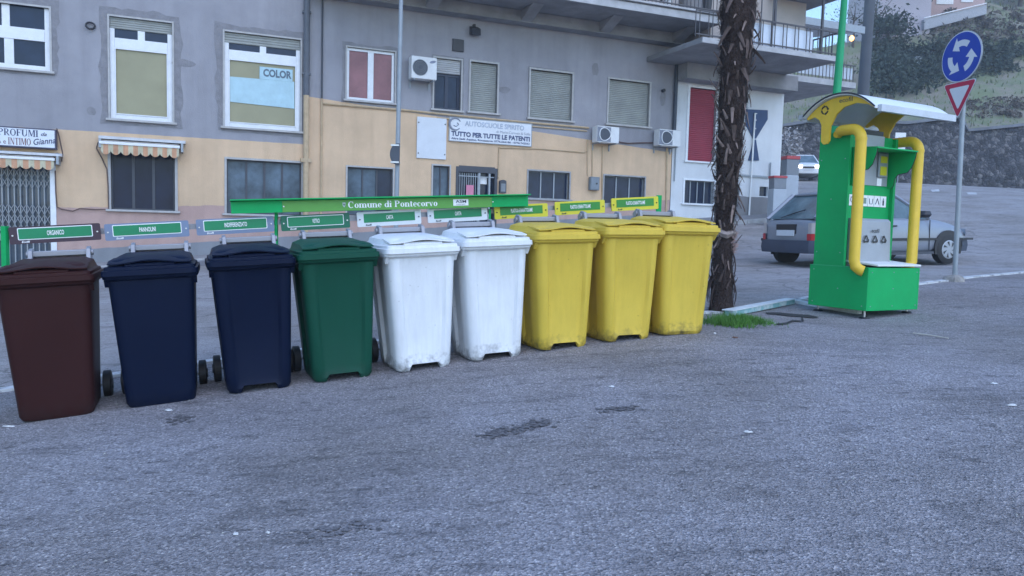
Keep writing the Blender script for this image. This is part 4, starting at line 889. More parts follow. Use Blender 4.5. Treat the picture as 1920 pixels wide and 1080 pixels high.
MB().loft([[(r_*cos(a), r_*sin(a), zz) for a in np.linspace(0, 2*pi, 11)[:-1]] for r_, zz in ((.02, -.09), (.075, -.04), (.08, .03), (.03, .09))]).build('bulb', mat('lit bulb', (1, .6, .25), .5, emit=((1, .45, .12), 2.2)), root)
MB().tube([(0, 0, .09), (0, .3, .12)], .015, 6).build('arm', M_black, root)

# ================================================================== BINS
BW, BL = .58, .73
def bin_mesh_body(notch, ribs):
    mb = MB(); rings = []
    lv = [(0.0, .205, .235, -.02), (.03, .22, .25, -.02), (.10, .224, .255, -.018), (.45, .243, .285, -.012), (.80, .262, .312, -.004), (.90, .268, .32, 0)]
    for (z, hx, hy, cy) in lv:
        r = .06; pts = []
        def P2(x, y): pts.append([x, cy+y, z])
        # start at front (negative y) left corner going right
        for k in range(5): a = pi+k*pi/8; P2(-hx+r+r*cos(a), -hy+r+r*sin(a))
        ins = .022 if (ribs and .05 < z < .88) else 0
        xr = hx*.62
        P2(-xr-.02, -hy); P2(-xr, -hy+ins); P2(-.125, -hy+ins); P2(-.105, -hy+ins); P2(.105, -hy+ins); P2(.125, -hy+ins); P2(xr, -hy+ins); P2(xr+.02, -hy)
        for k in range(5): a = 1.5*pi+k*pi/8; P2(hx-r+r*cos(a), -hy+r+r*sin(a))
        P2(hx, -hy*.35); P2(hx-ins*1.2, -hy*.30); P2(hx-ins*1.2, hy*.35); P2(hx, hy*.4)
        for k in range(5): a = k*pi/8; P2(hx-r+r*cos(a), hy-r+r*sin(a))
        for k in range(5): a = pi/2+k*pi/8; P2(-hx+r+r*cos(a), hy-r+r*sin(a))
        P2(-hx, hy*.4); P2(-hx+ins*1.2, hy*.35); P2(-hx+ins*1.2, -hy*.30); P2(-hx, -hy*.35)
        if notch:
            for i in (8, 9): pts[i][2] = max(z, .052)if z < .1 else z
            if z < .001:
                for i in (8, 9): pts[i][1] += .02
        rings.append([tuple(p) for p in pts])
    mb.loft(rings, False, True)
    if notch: mb.box(-.104, .104, -.235, -.15, .045, .05)
    mb.box(-.15, .15, -.05, .15, .05, .06)
    return mb
def build_bin(color, notch, ribs, lidtype):
    root = thing('wheeled_bin', 'x', 'bin', (0, 0, 0), 0, 'wheeled bins in a row')
    o = bin_mesh_body(notch, ribs).build('body', color, root, smooth=True); o['cy'] = 0
    mb = MB()   # rim
    mb.loft([rrect(0, -.0, .272, .325, .05, .872), rrect(0, 0, .292, .345, .05, .885), rrect(0, 0, .296, .35, .05, .905), rrect(0, 0, .28, .33, .05, .906)], False, False)
    for sx in (-1, 1): mb.prism([(-.31, .88), (-.20, .88), (-.27, .83)], sx*.250, sx*.284, 'x')
    mb.build('rim', color, root, smooth=True)
    mb = MB(); hx, hy = .292, .365   # lid skirt with two ledges, then a dome sloping to the front
    def rr(hx, hy, r, z, cy=0, sl=0): return [(p[0], p[1]+cy, p[2]+sl*(p[1]+.35)) for p in rrect(0, 0, hx, hy, r, z)]
    mb.loft([rr(hx, hy, .045, .902), rr(hx+.004, hy+.004, .045, .906), rr(hx+.002, hy+.002, .045, .940), rr(hx-.012, hy-.01, .045, .943), rr(hx-.014, hy-.012, .045, .962), rr(hx-.028, hy-.03, .045, .966),
             rr(hx-.034, hy-.055, .05, .972, .02), rr(hx-.05, hy-.075, .05, 1.0, .03, .03), rr(hx-.10, hy-.13, .08, 1.016, .05, .045)], True, True)
    lid = mb.build('lid', color, root, smooth=True)
    # overhanging front lip whose edge rises in the middle
    mb = MB(); n = 20; top = []; hw = hx-.035
    for k in range(n+1):
        t = -1+2*k/n; x = t*hw; zc = .985+.022*cos(t*pi*.55)**2; yf = -.345+.03*abs(t)**3
        top.append([(x, yf, zc-.008), (x, yf, zc), (x, yf+.1, zc+.017), (x*.93, yf+.26, zc+.03), (x*.93, yf+.26, zc+.015), (x, yf+.1, zc)])
    mb.loft(top); mb.build('lid_lip', color, lid, smooth=True)
    mb = MB(); mb.prism([(-.335, .962), (-.325, .985), (-.2, .995), (-.2, .962)], -.155, .155, 'x'); mb.build('handle_block', color, lid, bevel=.01)
    mb = MB()
    for x in (-.2, .2): mb.box(x-.03, x+.03, .335, .40, .93, .985)
    mb.tube([(-.24, .385, .965), (.24, .385, .965)], .014, 8); mb.build('hinge', color, root)
    mb = MB().tube([(-.245, .27, .10), (.245, .27, .10)], .011, 8); mb.build('axle', M_grey_metal, root)
    for sx in (-1, 1):
        wv = MB()
        wv.tube([(sx*.235, .27, .10), (sx*.24, .27, .10), (sx*.285, .27, .10), (sx*.29, .27, .10)], [.088, .1, .1, .088], 28)
        wh = wv.build('wheel', M_dark, root, smooth=True)
        MB().disc((sx*.2925, .27, .10), .035, .012, 'x', 14).build('hub', M_black, wh)
    return root
DIRT = (.035, .033, .03)
plastic = lambda n, c, a=.75, sp_=.2: mat(n, c, .48, .08, 3, bump=.06, bscale=220, dirt=(.22, DIRT, a), spec=sp_)
C_brown = plastic('brown bin plastic', (.036, .0115, .011), .3, .10); C_blue = plastic('dark blue bin plastic', (.0030, .0075, .026), .2, .10); C_green = plastic('green bin plastic', (.007, .066, .040), .35, .12)
C_white = plastic('white bin plastic', (.74, .75, .76), .9); C_yellow = plastic('yellow bin plastic', (.64, .455, .062), .85)
SPEC = [(C_brown, 0, 0), (C_blue, 0, 0), (C_blue, 1, 1), (C_green, 1, 1), (C_white, 1, 1), (C_white, 1, 1), (C_yellow, 1, 1), (C_yellow, 1, 1), (C_yellow, 0, 1)]
BLAB = ['dark brown wheeled bin standing at the left end of the row', 'dark blue wheeled bin with plain front next to the brown bin', 'dark blue wheeled bin with notched foot next to the green bin',
        'dark green wheeled bin under the vetro sign', 'white wheeled bin directly beside the green bin', 'white wheeled bin with scuffed foot beside the first yellow bin',
        'yellow wheeled bin with dirty foot directly beside the white bin', 'yellow wheeled bin in the middle of the three yellow ones', 'yellow wheeled bin beside the palm trunk']
TILT = [.065, .063, .065, .062, .06, .052, .036, .02, .004]; YAW = [23, 21, 23, 24, 26, 24, 24, 23, 22]
protos = {}; bins = []
for i, (c, nt_, rb_) in enumerate(SPEC):
    key = (c.name, nt_, rb_)
    root = build_bin(c, nt_, rb_, 0) if key not in protos else copy_tree(protos[key]); protos.setdefault(key, root)
    yaw = radians(YAW[i]); f = P(*BINPX[i], BIND[i])
    back = Vector((-sin(yaw), cos(yaw), 0)); base = f+back*.255
    base.z = min(f.z, f.z+.0)+.002
    ex = Vector((cos(yaw), sin(yaw), TILT[i])).normalized(); ez0 = Vector((0, 0, 1)); ey = ez0.cross(ex).normalized(); ez = ex.cross(ey)
    root.rotation_mode = 'XYZ'; root.rotation_euler = Matrix((ex, ey, ez)).transposed().to_euler(); root.location = base; root['label'] = BLAB[i]
    bins.append((base, yaw, ex, ey, ez))
# level the ground patch under the bins is given by the sampled heights themselves

# lid openers (grey arms clamped on the rear of the lids)
M_lift = mat('lifter grey', (.30, .30, .33), .45, .12, 6, metal=.3)
def build_opener(wide=.36):
    root = thing('lid_opener', 'x', 'lid opener', (0, 0, 0), 0, 'grey lid openers behind the bins')
    mb = MB(); mb.box(-wide/2, wide/2, -.01, .055, .045, .082); mb.box(-wide/2, wide/2, .05, .06, -.005, .05); mb.build('cross_bar', M_lift, root, bevel=.006)
    MB().tube([(-wide/2-.03, .02, .062), (wide/2+.03, .02, .062)], .022, 12).build('roller', M_lift, root, smooth=True)
    MB().tube([(-wide/2, -.03, .012), (wide/2, -.03, .012)], .006, 6).build('rod', M_bolt, root)
    for sx in (-1, 1):
        x = sx*wide/2; MB().prism([(-.06, -.005), (.08, -.005), (.10, .06), (.04, .105), (-.03, .09)], x-.014, x+.014, 'x').build('end_plate', M_lift, root, bevel=.004)
        MB().tube([(x*.72, -.035, -.008), (x*.72, -.035, .022)], .016, 8).build('clamp_bolt', M_black, root)
    return root
op0 = None
OPL = ['brown', 'plain dark blue', 'notched dark blue', 'green', 'first white', 'second white', 'first yellow', 'middle yellow', 'last yellow']
for i, (base, yaw, ex, ey, ez) in enumerate(bins):
    r_ = build_opener() if op0 is None else copy_tree(op0); op0 = op0 or r_
    r_.location = base+ex*(.03)+ey*.30+ez*1.005; r_.rotation_mode = 'XYZ'; r_.rotation_euler = Matrix((ex, ey, ez)).transposed().to_euler()
    r_['label'] = 'grey metal lid opener clamped on the lid of the %s bin' % OPL[i]

# ================================================================== SIGN ROW
PB = radians(23.3); y0p = 5.80; sp = .655
PPX = [(105, 438), (277, 432), (442, 423), (592, 416), (730, 409), (858, 402), (977, 396), (1087, 389), (1190, 382)]
pc0 = P(*PPX[0], y0p); pu = Vector((cos(PB), sin(PB), 0))
def on_line(px, py):                                   # point of the sign plane seen at that pixel
    r = ray(px, py); n_ = Vector((-sin(PB), cos(PB), 0)); t = (pc0.dot(n_))/(r.dot(n_)); p_ = r*t; p_.z += HC; return p_
Q = [on_line(*p) for p in PPX]
slope = (Q[8].z-Q[0].z)/((Q[8]-Q[0]).to_2d().length)
exr = Vector((cos(PB), sin(PB), slope)).normalized(); eyr = Vector((0, 0, 1)).cross(exr).normalized(); ezr = exr.cross(eyr)
ROT = Matrix((exr, eyr, ezr)).transposed().to_euler()
print('panel spacing', [(Q[i+1]-Q[i]).length for i in range(8)], 'slope', slope)
NAMES = ['ORGANICO', 'PANNOLINI', 'INDIFFERENZIATO', 'VETRO', 'CARTA', 'CARTA', 'PLASTICA E BARATTOLAME', 'PLASTICA E BARATTOLAME', 'PLASTICA E BARATTOLAME']
PCOL = [(.045, .02, .035), (.17, .22, .33), (.17, .22, .33), (.0, .13, .07), (.72, .75, .78), (.72, .75, .78), (.66, .58, .03), (.66, .58, .03), (.66, .58, .03)]
SLAB = ['dark brown sign lettered organico', 'grey blue sign lettered pannolini', 'grey blue sign lettered indifferenziato', 'dark green sign lettered vetro', 'white sign lettered carta, left of the two',
        'white sign lettered carta, beside the yellow signs', 'yellow plastic sign directly beside the white carta sign', 'middle yellow plastic sign of the three', 'yellow plastic sign at the right end by the green post']
for i in range(9):
    root = thing('waste_sign', SLAB[i], 'sign', Q[i]-ezr*.064, 0, 'waste type signs above the bins'); root.rotation_mode = 'XYZ'; root.rotation_euler = ROT
    w = .60 if i < 3 else (.575 if i < 6 else .55); h = .128; r_ = .014
    m = mat('sign base %d' % i, PCOL[i], .45, .05)
    pl = [(p[0], p[1]) for p in rrect(0, h/2, w/2, h/2, .012, 0, 3)]
    MB().prism(pl, -.012, .0).build('board', m, root)
    gw, gh = w*.80, h*.60; gz = h*.57
    if i < 4: MB().prism([(p[0], p[1]) for p in rrect(0, gz, gw/2+.006, gh/2+.006, .008, 0, 3)], -.0135, -.0122).build('border', M_textwhite, root)
    MB().prism([(p[0], p[1]) for p in rrect(0, gz, gw/2, gh/2, .006 if i < 4 else .001, 0, 3)], -.015, -.0137 if i < 4 else -.0122).build('green_field', M_panelgreen if i < 6 else mat('yellow sign green', (.03, .24, .03), .45), root)
    tw = {0: .10, 1: .105, 2: .155, 3: .055, 4: .055, 5: .055}.get(i, .20)
    put_text(root, NAMES[i], 0, -.0148, gz, M_textwhite, width=tw*1.12, height=.036, bold=.02)
    put_text(root, 'Ecofil', -w*.33, -.0122, h*.115, M_textwhite if i < 4 else M_darkpaint, width=.052, height=.015, bold=.03, shear=.2)
    for x in (-w/2+.022, w/2-.022): MB().disc((x, -.016, h*.5), .006, .008, n=10).build('bolt', M_bolt if i < 4 else M_black, root)
# station frame : posts, rails
fr_ = thing('station_frame', 'green and grey steel frame that carries the signs behind the bins', 'frame', Q[0]-Vector((0, 0, 0))); fo = Q[0]
def gpost(px, py_top, name='post', m=M_stationgreen, wd=.035, off=.03):
    p_ = on_line(px, py_top)+eyr*off; gz_ = G(p_.x, p_.y); q_ = p_-fo
    MB().box(q_.x-wd/2, q_.x+wd/2, q_.y-.02, q_.y+.02, gz_-fo.z-.05, q_.z).build(name, m, fr_)
p_ = on_line(9, 424)+eyr*.0-fo; MB().box(p_.x-.018, p_.x+.018, p_.y-.02, p_.y+.02, p_.z-.30, p_.z).build('post', M_stationgreen, fr_); gpost(519, 398, wd=.02); gpost(921, 392, wd=.02); gpost(1239, 366, wd=.05)
ra_ = Q[0]-exr*.4-fo; rb_ = Q[8]+exr*.3-fo
for dz, m_ in ((.0, M_lift), (-.30, M_lift)):
    mb = MB(); A_ = ra_+ezr*dz+eyr*.03; B_ = rb_+ezr*dz+eyr*.03
    mb.add([tuple(A_+ezr*.022), tuple(B_+ezr*.022), tuple(B_-ezr*.022), tuple(A_-ezr*.022), tuple(A_+ezr*.022+eyr*.03), tuple(B_+ezr*.022+eyr*.03), tuple(B_-ezr*.022+eyr*.03), tuple(A_-ezr*.022+eyr*.03)],
           [(0, 1, 2, 3), (4, 7, 6, 5), (0, 4, 5, 1), (3, 2, 6, 7), (0, 3, 7, 4), (1, 5, 6, 2)]).build('rail', m_, fr_)
# header sign
hl = on_line(433, 401); hr = on_line(985, 387); hc_ = (hl+hr)/2; hlen = (hr-hl).length
hs = (hr.z-hl.z)/((hr-hl).to_2d().length); hx_ = Vector((cos(PB), sin(PB), hs)).normalized(); hy_ = Vector((0, 0, 1)).cross(hx_).normalized(); hz_ = hx_.cross(hy_)
root = thing('header_sign', 'long green header sign lettered comune di pontecorvo', 'sign', hc_-hy_*.05); root.rotation_mode = 'XYZ'; root.rotation_euler = Matrix((hx_, hy_, hz_)).transposed().to_euler()
hh = .098
MB().box(-hlen/2, hlen/2, -.02, .01, 0, hh).build('beam', M_stationgreen, root, bevel=.002)
MB().prism([(-.075, hh+.006), (-.02, hh), (.03, hh), (.03, hh+.008), (-.075, hh+.016)], -hlen/2-.005, hlen/2+.005, 'x').build('top_flange', M_stationgreen, root)
MB().prism([(-hlen/2+.40, .002), (-hlen/2+.40+(hlen-.77), .002), (-hlen/2+.40+(hlen-.77), hh-.004), (-hlen/2+.40, hh-.004)], -.0235, -.0202).build('face_panel', M_lightgreen, root)
def hxp(px): return (on_line(px, 385)-(hl+hr)/2).dot(hx_)
serif(root, 'Comune di Pontecorvo', hxp(649), hxp(816), -.0245, hh*.24, hh*.56, M_textwhite)
MB().box(hxp(845), hxp(873), -.0265, -.0238, hh*.22, hh*.80).build('sticker', M_textwhite, root)
put_text(root, 'ASM', hxp(859), -.0265, hh*.60, M_darkpaint, width=.10, height=.026, bold=.01); put_text(root, 'PONTECORVO', hxp(859), -.0265, hh*.33, M_darkpaint, width=.085, height=.009)
cr = [(-.013, .026), (.013, .026), (.013, .004), (0, -.014), (-.013, .004)]
cx_ = hxp(642); MB().prism([(cx_+a*.95, hh*.45+b*1.05) for a, b in cr], -.0255, -.0238).build('crest', mat('crest grey', (.45, .5, .5), .5, .4, 60), root)
MB().prism([(cx_+a*.6, hh*.45+b*.5+.004) for a, b in cr], -.027, -.0256).build('crest', mat('crest dark', (.1, .18, .16), .5), root)
for x in (-hlen/2+.41, hlen/2-.36): MB().disc((x, -.026, hh*.5), .006, .006, n=8).build('bolt', M_bolt, root)

# ================================================================== PALM
pbp = P(1352, 596, 8.6); pbp.z = G(pbp.x, pbp.y)
pt = [P(x, y, 8.6) for x, y in ((1352, 597), (1354, 520), (1357, 440), (1364, 330), (1373, 200), (1381, 100), (1386, 0))]
palm = thing('palm_tree', 'shaggy palm trunk covered in old leaf bases beside the last yellow bin', 'palm tree', pbp)
tp_ = [p-pbp for p in pt]; tp_[0].z = -.1; tp_.append(tp_[-1]+(tp_[-1]-tp_[-3])*1.2); tp_.append(tp_[-1]+(tp_[-1]-tp_[-2])*.8)
rad = [.14, .115, .10, .125, .145, .165, .185, .18, .17]
path = []; rads = []
for k in range(len(tp_)-1):
    for j in range(8): t = j/8; path.append(tp_[k].lerp(tp_[k+1], t)); rads.append((rad[k]*(1-t)+rad[k+1]*t)*(1+.05*sin(k*8+j)))
M_palm = mat('palm fibre', (.045, .028, .024), .95, .5, 14, bump=1, bscale=40)
MB().tube([tuple(p) for p in path], rads, 16).build('trunk', M_palm, palm, smooth=True)
def trunk_at(z):
    for a, b, r1, r2 in zip(path[:-1], path[1:], rads[:-1], rads[1:]):
        if a.z <= z <= b.z: t = (z-a.z)/(b.z-a.z); return a.lerp(b, t), r1*(1-t)+r2*t
    return path[-1], rads[-1]
M_stub = mat('dead leaf base', (.22, .16, .14), .85, .4, 12); M_stubd = mat('dark leaf base', (.10, .068, .058), .9, .4, 12)
R = random.Random(11); stubs = []
for k in range(6):
    ln = .10+.022*k; wv = .017+.004*(k % 3); mb = MB(); rings = []
    for j in range(6): t = j/5; w2 = wv*(1-.6*t); rings.append([(-w2, ln*t, .022*sin(t*2)*(1 if k % 2 else -.6)), (0, ln*t, .022*sin(t*2)*(1 if k % 2 else -.6)+.012*(1-t)), (w2, ln*t, .022*sin(t*2)*(1 if k % 2 else -.6)), (0, ln*t, .022*sin(t*2)*(1 if k % 2 else -.6)-.008)])
    mb.loft(rings); stubs.append(mb.build('leaf_stub', M_stub if k in (1, 4) else M_stubd, None, link=False).data)
for k in range(270):
    z = .25+k/270*3.9; a = k*2.39996; c_, r_ = trunk_at(z); o = bpy.data.objects.new('leaf_stub', stubs[R.randrange(6)]); COL.objects.link(o); o.parent = palm
    o.location = (c_.x+cos(a)*(r_*1.0+.012), c_.y+sin(a)*(r_*1.0+.012), z); pit = R.choice((R.uniform(1.15, 1.5), R.uniform(1.0, 1.5), R.uniform(-1.5, -1.1), R.uniform(-1.4, -.9), R.uniform(.95, 1.2))); o.rotation_euler = (pit, R.uniform(-.5, .5), a-pi/2)
    s_ = R.uniform(.5, 1.2)*(.65 if z < 1.0 else 1); o.scale = (s_, s_, s_)
mb = MB()
for k in range(13000):
    z = R.uniform(.02, 4.2); a = R.uniform(0, 2*pi); c_, r_ = trunk_at(z); ln = R.uniform(.02, .10 if z > 1.1 else .07); r1 = r_*.97
    p0 = Vector((c_.x+cos(a)*r1, c_.y+sin(a)*r1, z)); d_ = Vector((cos(a+R.uniform(-.7, .7)), sin(a+R.uniform(-.7, .7)), R.uniform(-1.2, 1.0))).normalized(); t_ = Vector((-sin(a), cos(a), .2))*.004
    mb.add([tuple(p0-t_), tuple(p0+t_), tuple(p0+d_*ln)], [(0, 1, 2)])
for k in range(14):     # long drooping rootlets near the foot
    a = R.uniform(0, 2*pi); c_, r_ = trunk_at(.55); pts_ = [(c_.x+cos(a)*(r_+.01), c_.y+sin(a)*(r_+.01), R.uniform(.3, .7))]
    for j in range(4): l_ = pts_[-1]; pts_.append((l_[0]+cos(a)*(.03-.015*j), l_[1]+sin(a)*(.03-.015*j), l_[2]-.07))
    mb.tube(pts_, [.009, .008, .007, .006, .003], 5)
fb = mb.build('fibres', mat('dark fibres', (.05, .033, .03), .95, .4, 10), palm); fb['kind'] = 'stuff'
c_, r_ = trunk_at(tp_[2].z+.02)
mb = MB(); rings = []
for rr_, zz in ((r_*.9, .03), (r_+.035, .015), (r_+.045, -.01), (r_+.02, -.05)): rings.append([(c_.x+rr_*(1+.12*sin(3*a+1))*cos(a), c_.y+rr_*(1+.12*sin(3*a+1))*sin(a), c_.z+zz+.012*sin(5*a)) for a in np.linspace(0, 2*pi, 21)[:-1]])
mb.loft(rings, False, False).build('cut_ring', mat('pale cut palm fibre', (.30, .24, .22), .9, .5, 25), palm, smooth=True)
mb = MB()
for k in range(46):
    a = R.uniform(-1.0, .2); zz = c_.z+R.uniform(-.22, .0); p0 = Vector((c_.x+cos(a)*(r_+.01), c_.y+sin(a)*(r_+.01), zz)); d_ = Vector((cos(a), sin(a)*.6, R.uniform(-.8, .6)))*R.uniform(.03, .08); t_ = Vector((0, .0, .007))
    mb.add([tuple(p0-t_), tuple(p0+t_), tuple(p0+d_)], [(0, 1, 2)])
pf = mb.build('frayed_fibres', mat('pinkish frayed fibre', (.40, .27, .25), .9, .3, 20), palm); pf['kind'] = 'stuff'
# crown far above the picture
top = path[-1]
for k in range(18):
    a = k*2.4; L_ = 1.9; rise = .9-.09*k; mb = MB(); spine = []
    for j in range(9): t = j/8; spine.append(Vector((top.x+cos(a)*L_*t, top.y+sin(a)*L_*t, top.z+rise*sin(t*1.8)-t*t*.9)))
    mb.tube([tuple(p) for p in spine], [.025*(1-.85*j/8) for j in range(9)], 5)
    sd = Vector((-sin(a), cos(a), 0))
    for j in range(1, 9):
        for f in (0, .5):
            for sg in (-1, 1):
                p_ = spine[j-1].lerp(spine[j], f); ln = .42*(1-abs(j/8-.45)); u_ = (spine[j]-spine[j-1]).normalized()
                mb.add([tuple(p_-u_*.02), tuple(p_+u_*.02), tuple(p_+sd*sg*ln+u_*.2-Vector((0, 0, .12)))], [(0, 1, 2)])
    mb.build('frond', mat('palm frond', (.05, .09, .04), .6, .3), palm)
# grass at the foot
mb = MB(); gl = [hit(x, y) for x, y in ((1348, 607), (1368, 602), (1398, 601), (1418, 606), (1378, 611))]
for k in range(2600):
    c_ = gl[R.randrange(5)]; x = c_.x+R.gauss(0, .09); y = c_.y+R.gauss(0, .10); z = G(x, y); h = R.uniform(.03, .10)*math.exp(-((x-gl[1].x)**2)*3); a = R.uniform(0, 2*pi)
    mb.add([(x-.004*cos(a), y-.004*sin(a), z-.01), (x+.004*cos(a), y+.004*sin(a), z-.01), (x+R.gauss(0, .03), y+R.gauss(0, .03), z+h)], [(0, 1, 2)])
tag(mb.build('grass_tuft', mat('fresh grass', (.07, .20, .025), .8, .4, 5)), 'bright green grass tuft at the foot of the palm', 'grass', kind='stuff')

# ================================================================== KIOSK
KA = radians(28); ka = Vector((cos(KA), sin(KA), 0)); kc = Vector((sin(KA), -cos(KA), 0))   # along the front, and towards the viewer
K0 = P(1515, 566, 8.95); kzg = G(3.8, 8.4)
kz0 = P(1622, 583, 8.3).z
kiosk = thing('recycling_kiosk', 'green and yellow recycling kiosk with arched white roof', 'kiosk', (K0.x, K0.y, kz0), KA)
# local: x = along front, y = away from viewer ( -y towards viewer )
BWd, BDp, BH = .87, .78, .47
MBk = MB().box(0, BWd, -BDp, -.0, 0, BH-.0)
mb = MB(); t_ = .02
mb.box(0, t_, -BDp, 0, 0, BH); mb.box(BWd-t_, BWd, -BDp, 0, 0, BH); mb.box(t_, BWd-t_, -BDp, -BDp+t_, 0, BH); mb.box(t_, BWd-t_, -t_, 0, 0, BH); mb.box(t_, BWd-t_, -BDp+t_, -t_, .01, .03)
mb.build('base_box', M_stationgreen, kiosk, bevel=.004)
TH = P(1592, 243, 8.5).z-kz0
mb = MB(); MB().box(.03, .07, -.43, -.02, BH-.1, TH).build('side_panel', M_stationgreen, kiosk, bevel=.004); MB().box(.82, .86, -.42, -.02, BH-.1, TH-.03).build('side_panel', M_stationgreen, kiosk, bevel=.004); MB().box(.07, .82, -.06, -.02, BH-.1, TH).build('back_panel', M_stationgreen, kiosk, bevel=.004)
MB().box(.072, .818, -.38, -.062, BH+.02, TH-.02).build('cabinet', M_stationgreen, kiosk, bevel=.004)
yf = -.382
MB().box(.30, .66, yf-.006, yf, TH-.165, TH-.012).build('notice', M_silver, kiosk)
zc1 = TH-.575
MB().box(.12, .74, yf-.01, yf-.0, zc1, TH-.19).build('control_panel', M_silver, kiosk)
# hood with curved side cheeks
prof = [(0, .40), (-.05, .405), (-.34, .39), (-.33, .33), (-.29, .22), (-.24, .17), (-.13, .155), (-.09, .11), (-.08, .03), (-.05, 0), (0, 0)]
for x in (.105, .765):
    MB().prism([(yf-.0+p[0], zc1-.02+p[1]) for p in prof], x-.008, x+.008, 'x').build('hood_cheek', M_stationgreen, kiosk)
    MB().tube([(x, yf+p[0], zc1-.02+p[1]) for p in prof[2:-1]], .006, 6).build('cheek_edge', M_black, kiosk)
MB().prism([(yf, zc1+.385), (yf-.35, zc1+.37), (yf-.35, zc1+.385), (yf, zc1+.405)], .09, .78, 'x').build('hood_top', M_stationgreen, kiosk)
MB().box(.55, .71, yf-.035, yf-.011, zc1+.10, zc1+.37).build('keypad', M_pole, kiosk, bevel=.005)
for z in (.12, .26): MB().box(.575, .685, yf-.04, yf-.036, zc1+z, zc1+z+(.10 if z < .2 else .075)).build('button_plate', mat('kiosk label yellow', (.60, .55, .02), .5, .1), kiosk)
MB().box(.56, .64, yf-.014, yf-.011, zc1+.0, zc1+.085).build('sticker', M_textwhite, kiosk)
# pictogram row
zr_ = zc1-.24; n5 = 6
for k in range(n5):
    x = .11+k*.108; o = MB().box(x, x+.098, yf-.008, yf-.0, zr_, zr_+.125).build('pictogram', M_textwhite, kiosk)
    mb = MB(); zz = zr_+.05
    if k == 0: mb.tube([(x+.05+.02*cos(a), yf-.01, zz+.02+.03*sin(a)) for a in np.linspace(0, 2*pi, 9)], .004, 4)
    elif k == 1: mb.box(x+.03, x+.068, yf-.01, yf-.009, zz-.02, zz+.04); mb.box(x+.04, x+.058, yf-.01, yf-.009, zz+.043, zz+.056)
    elif k == 2: mb.box(x+.018, x+.08, yf-.01, yf-.009, zz-.02, zz+.045)
    elif k == 3: mb.tube([(x+.02, yf-.01, zz+.04), (x+.03, yf-.01, zz-.02), (x+.07, yf-.01, zz-.02), (x+.08, yf-.01, zz+.04)], .004, 4)
    elif k == 4: mb.tube([(x+.02, yf-.01, zz-.02), (x+.05, yf-.01, zz+.045), (x+.08, yf-.01, zz-.02)], .005, 4)
    else: mb.box(x+.035, x+.06, yf-.01, yf-.009, zz-.03, zz+.03); mb.box(x+.04, x+.055, yf-.01, yf-.009, zz+.035, zz+.05)
    mb.build('mark', M_darkpaint if k != 2 else mat('picto grey', (.2, .28, .24), .6), o)
# recess: protruding grey bin front with symbols
zt_ = zr_-.14; xg0, xg1 = .13, .70
mb = MB(); mb.prism([(yf, BH-.02), (yf-.14, BH+.05), (yf-.12, zt_-.03), (yf-.09, zt_), (yf, zt_)], xg0, xg1, 'x'); mb.build('chute_panel', M_silver, kiosk, bevel=.006)
yg = yf-.128
for k in range(3):
    cx, cz = .27+k*.15, (zt_+BH)/2+.04; mb = MB()
    tv = [Vector((cx+.072*cos(a), 0, cz+.068*sin(a)-.006)) for a in (pi/2, pi/2-2*pi/3, pi/2-4*pi/3)]
    for j in range(3):
        p, q = tv[j], tv[(j+1) % 3]; o3 = tv[(j+2) % 3]; e1 = (q-p).normalized(); inw = ((o3-p)-e1*(o3-p).dot(e1)).normalized(); yy = yg-.012-.001*j
        a_, b_ = p+e1*.028, p+(q-p)*.66; th_ = .017
        pts_ = [a_-e1*.008, b_, b_-inw*.010, b_+e1*.026+inw*.010, b_+inw*(th_+.010), b_+inw*th_, a_+inw*th_]
        mb.add([(v.x, yy, v.z) for v in pts_], [(0, 1, 5, 6), (2, 3, 4)])
    mb.build('recycling_symbol', M_black, kiosk)
put_text(kiosk, 'ecofil', .42, yg-.008, (zt_+BH)/2+.135, M_black, width=.13, height=.045, bold=.015)
# white scale tray
mb = MB(); mb.prism([(yf-.0, BH+.07), (yf-.12, BH+.06), (-BDp-.02, BH+.035), (-BDp-.02, BH+.015), (yf-.12, BH+.035), (yf, BH+.05)], .12, .86, 'x'); mb.build('tray', M_white, kiosk, bevel=.004)
# pipes
def arc3(c, r, a0, a1, n=7, x=0): return [(x, c[0]+r*cos(a0+(a1-a0)*k/n), c[1]+r*sin(a0+(a1-a0)*k/n)) for k in range(n+1)]
for x, zb, ys_ in ((-.06, .0, -.34), (.915, .0, -.20)):
    zt2 = TH+.0 if x < 0 else TH-.06; yv = -.64
    pth = [(x+.04 if x < 0 else x-.10, ys_, zt2), (x, ys_-.05, zt2)]+arc3((yv+.12, zt2-.12), .12, pi/2, pi, 7, x)
    if x < 0: pth += [(x, yv, BH+.08)]+[(x, yv-.02, BH+.01), (x+.03, yv-.06, BH-.03), (x+.05, yv-.085, BH-.04)]
    else: pth += [(x, yv, BH+.06), (x-.09, yv, BH-.04), (x-.12, yv, BH-.1)]
    MB().tube(pth, .058, 18).build('pipe', M_yellow, kiosk, smooth=True)
    MB().tube([(x, yv, zt2-.13), (x, yv, zt2-.10)], .061, 18).build('pipe_collar', M_yellow, kiosk)
MB().tube([(x, -.30, TH-.06), (x-.13, -.22, TH-.06)], .055, 12).build('pipe', M_yellow, kiosk, smooth=True)
MB().disc((-.015, -.30, TH-.03), .04, .05, 'x').build('pipe_flange', M_yellow, kiosk)
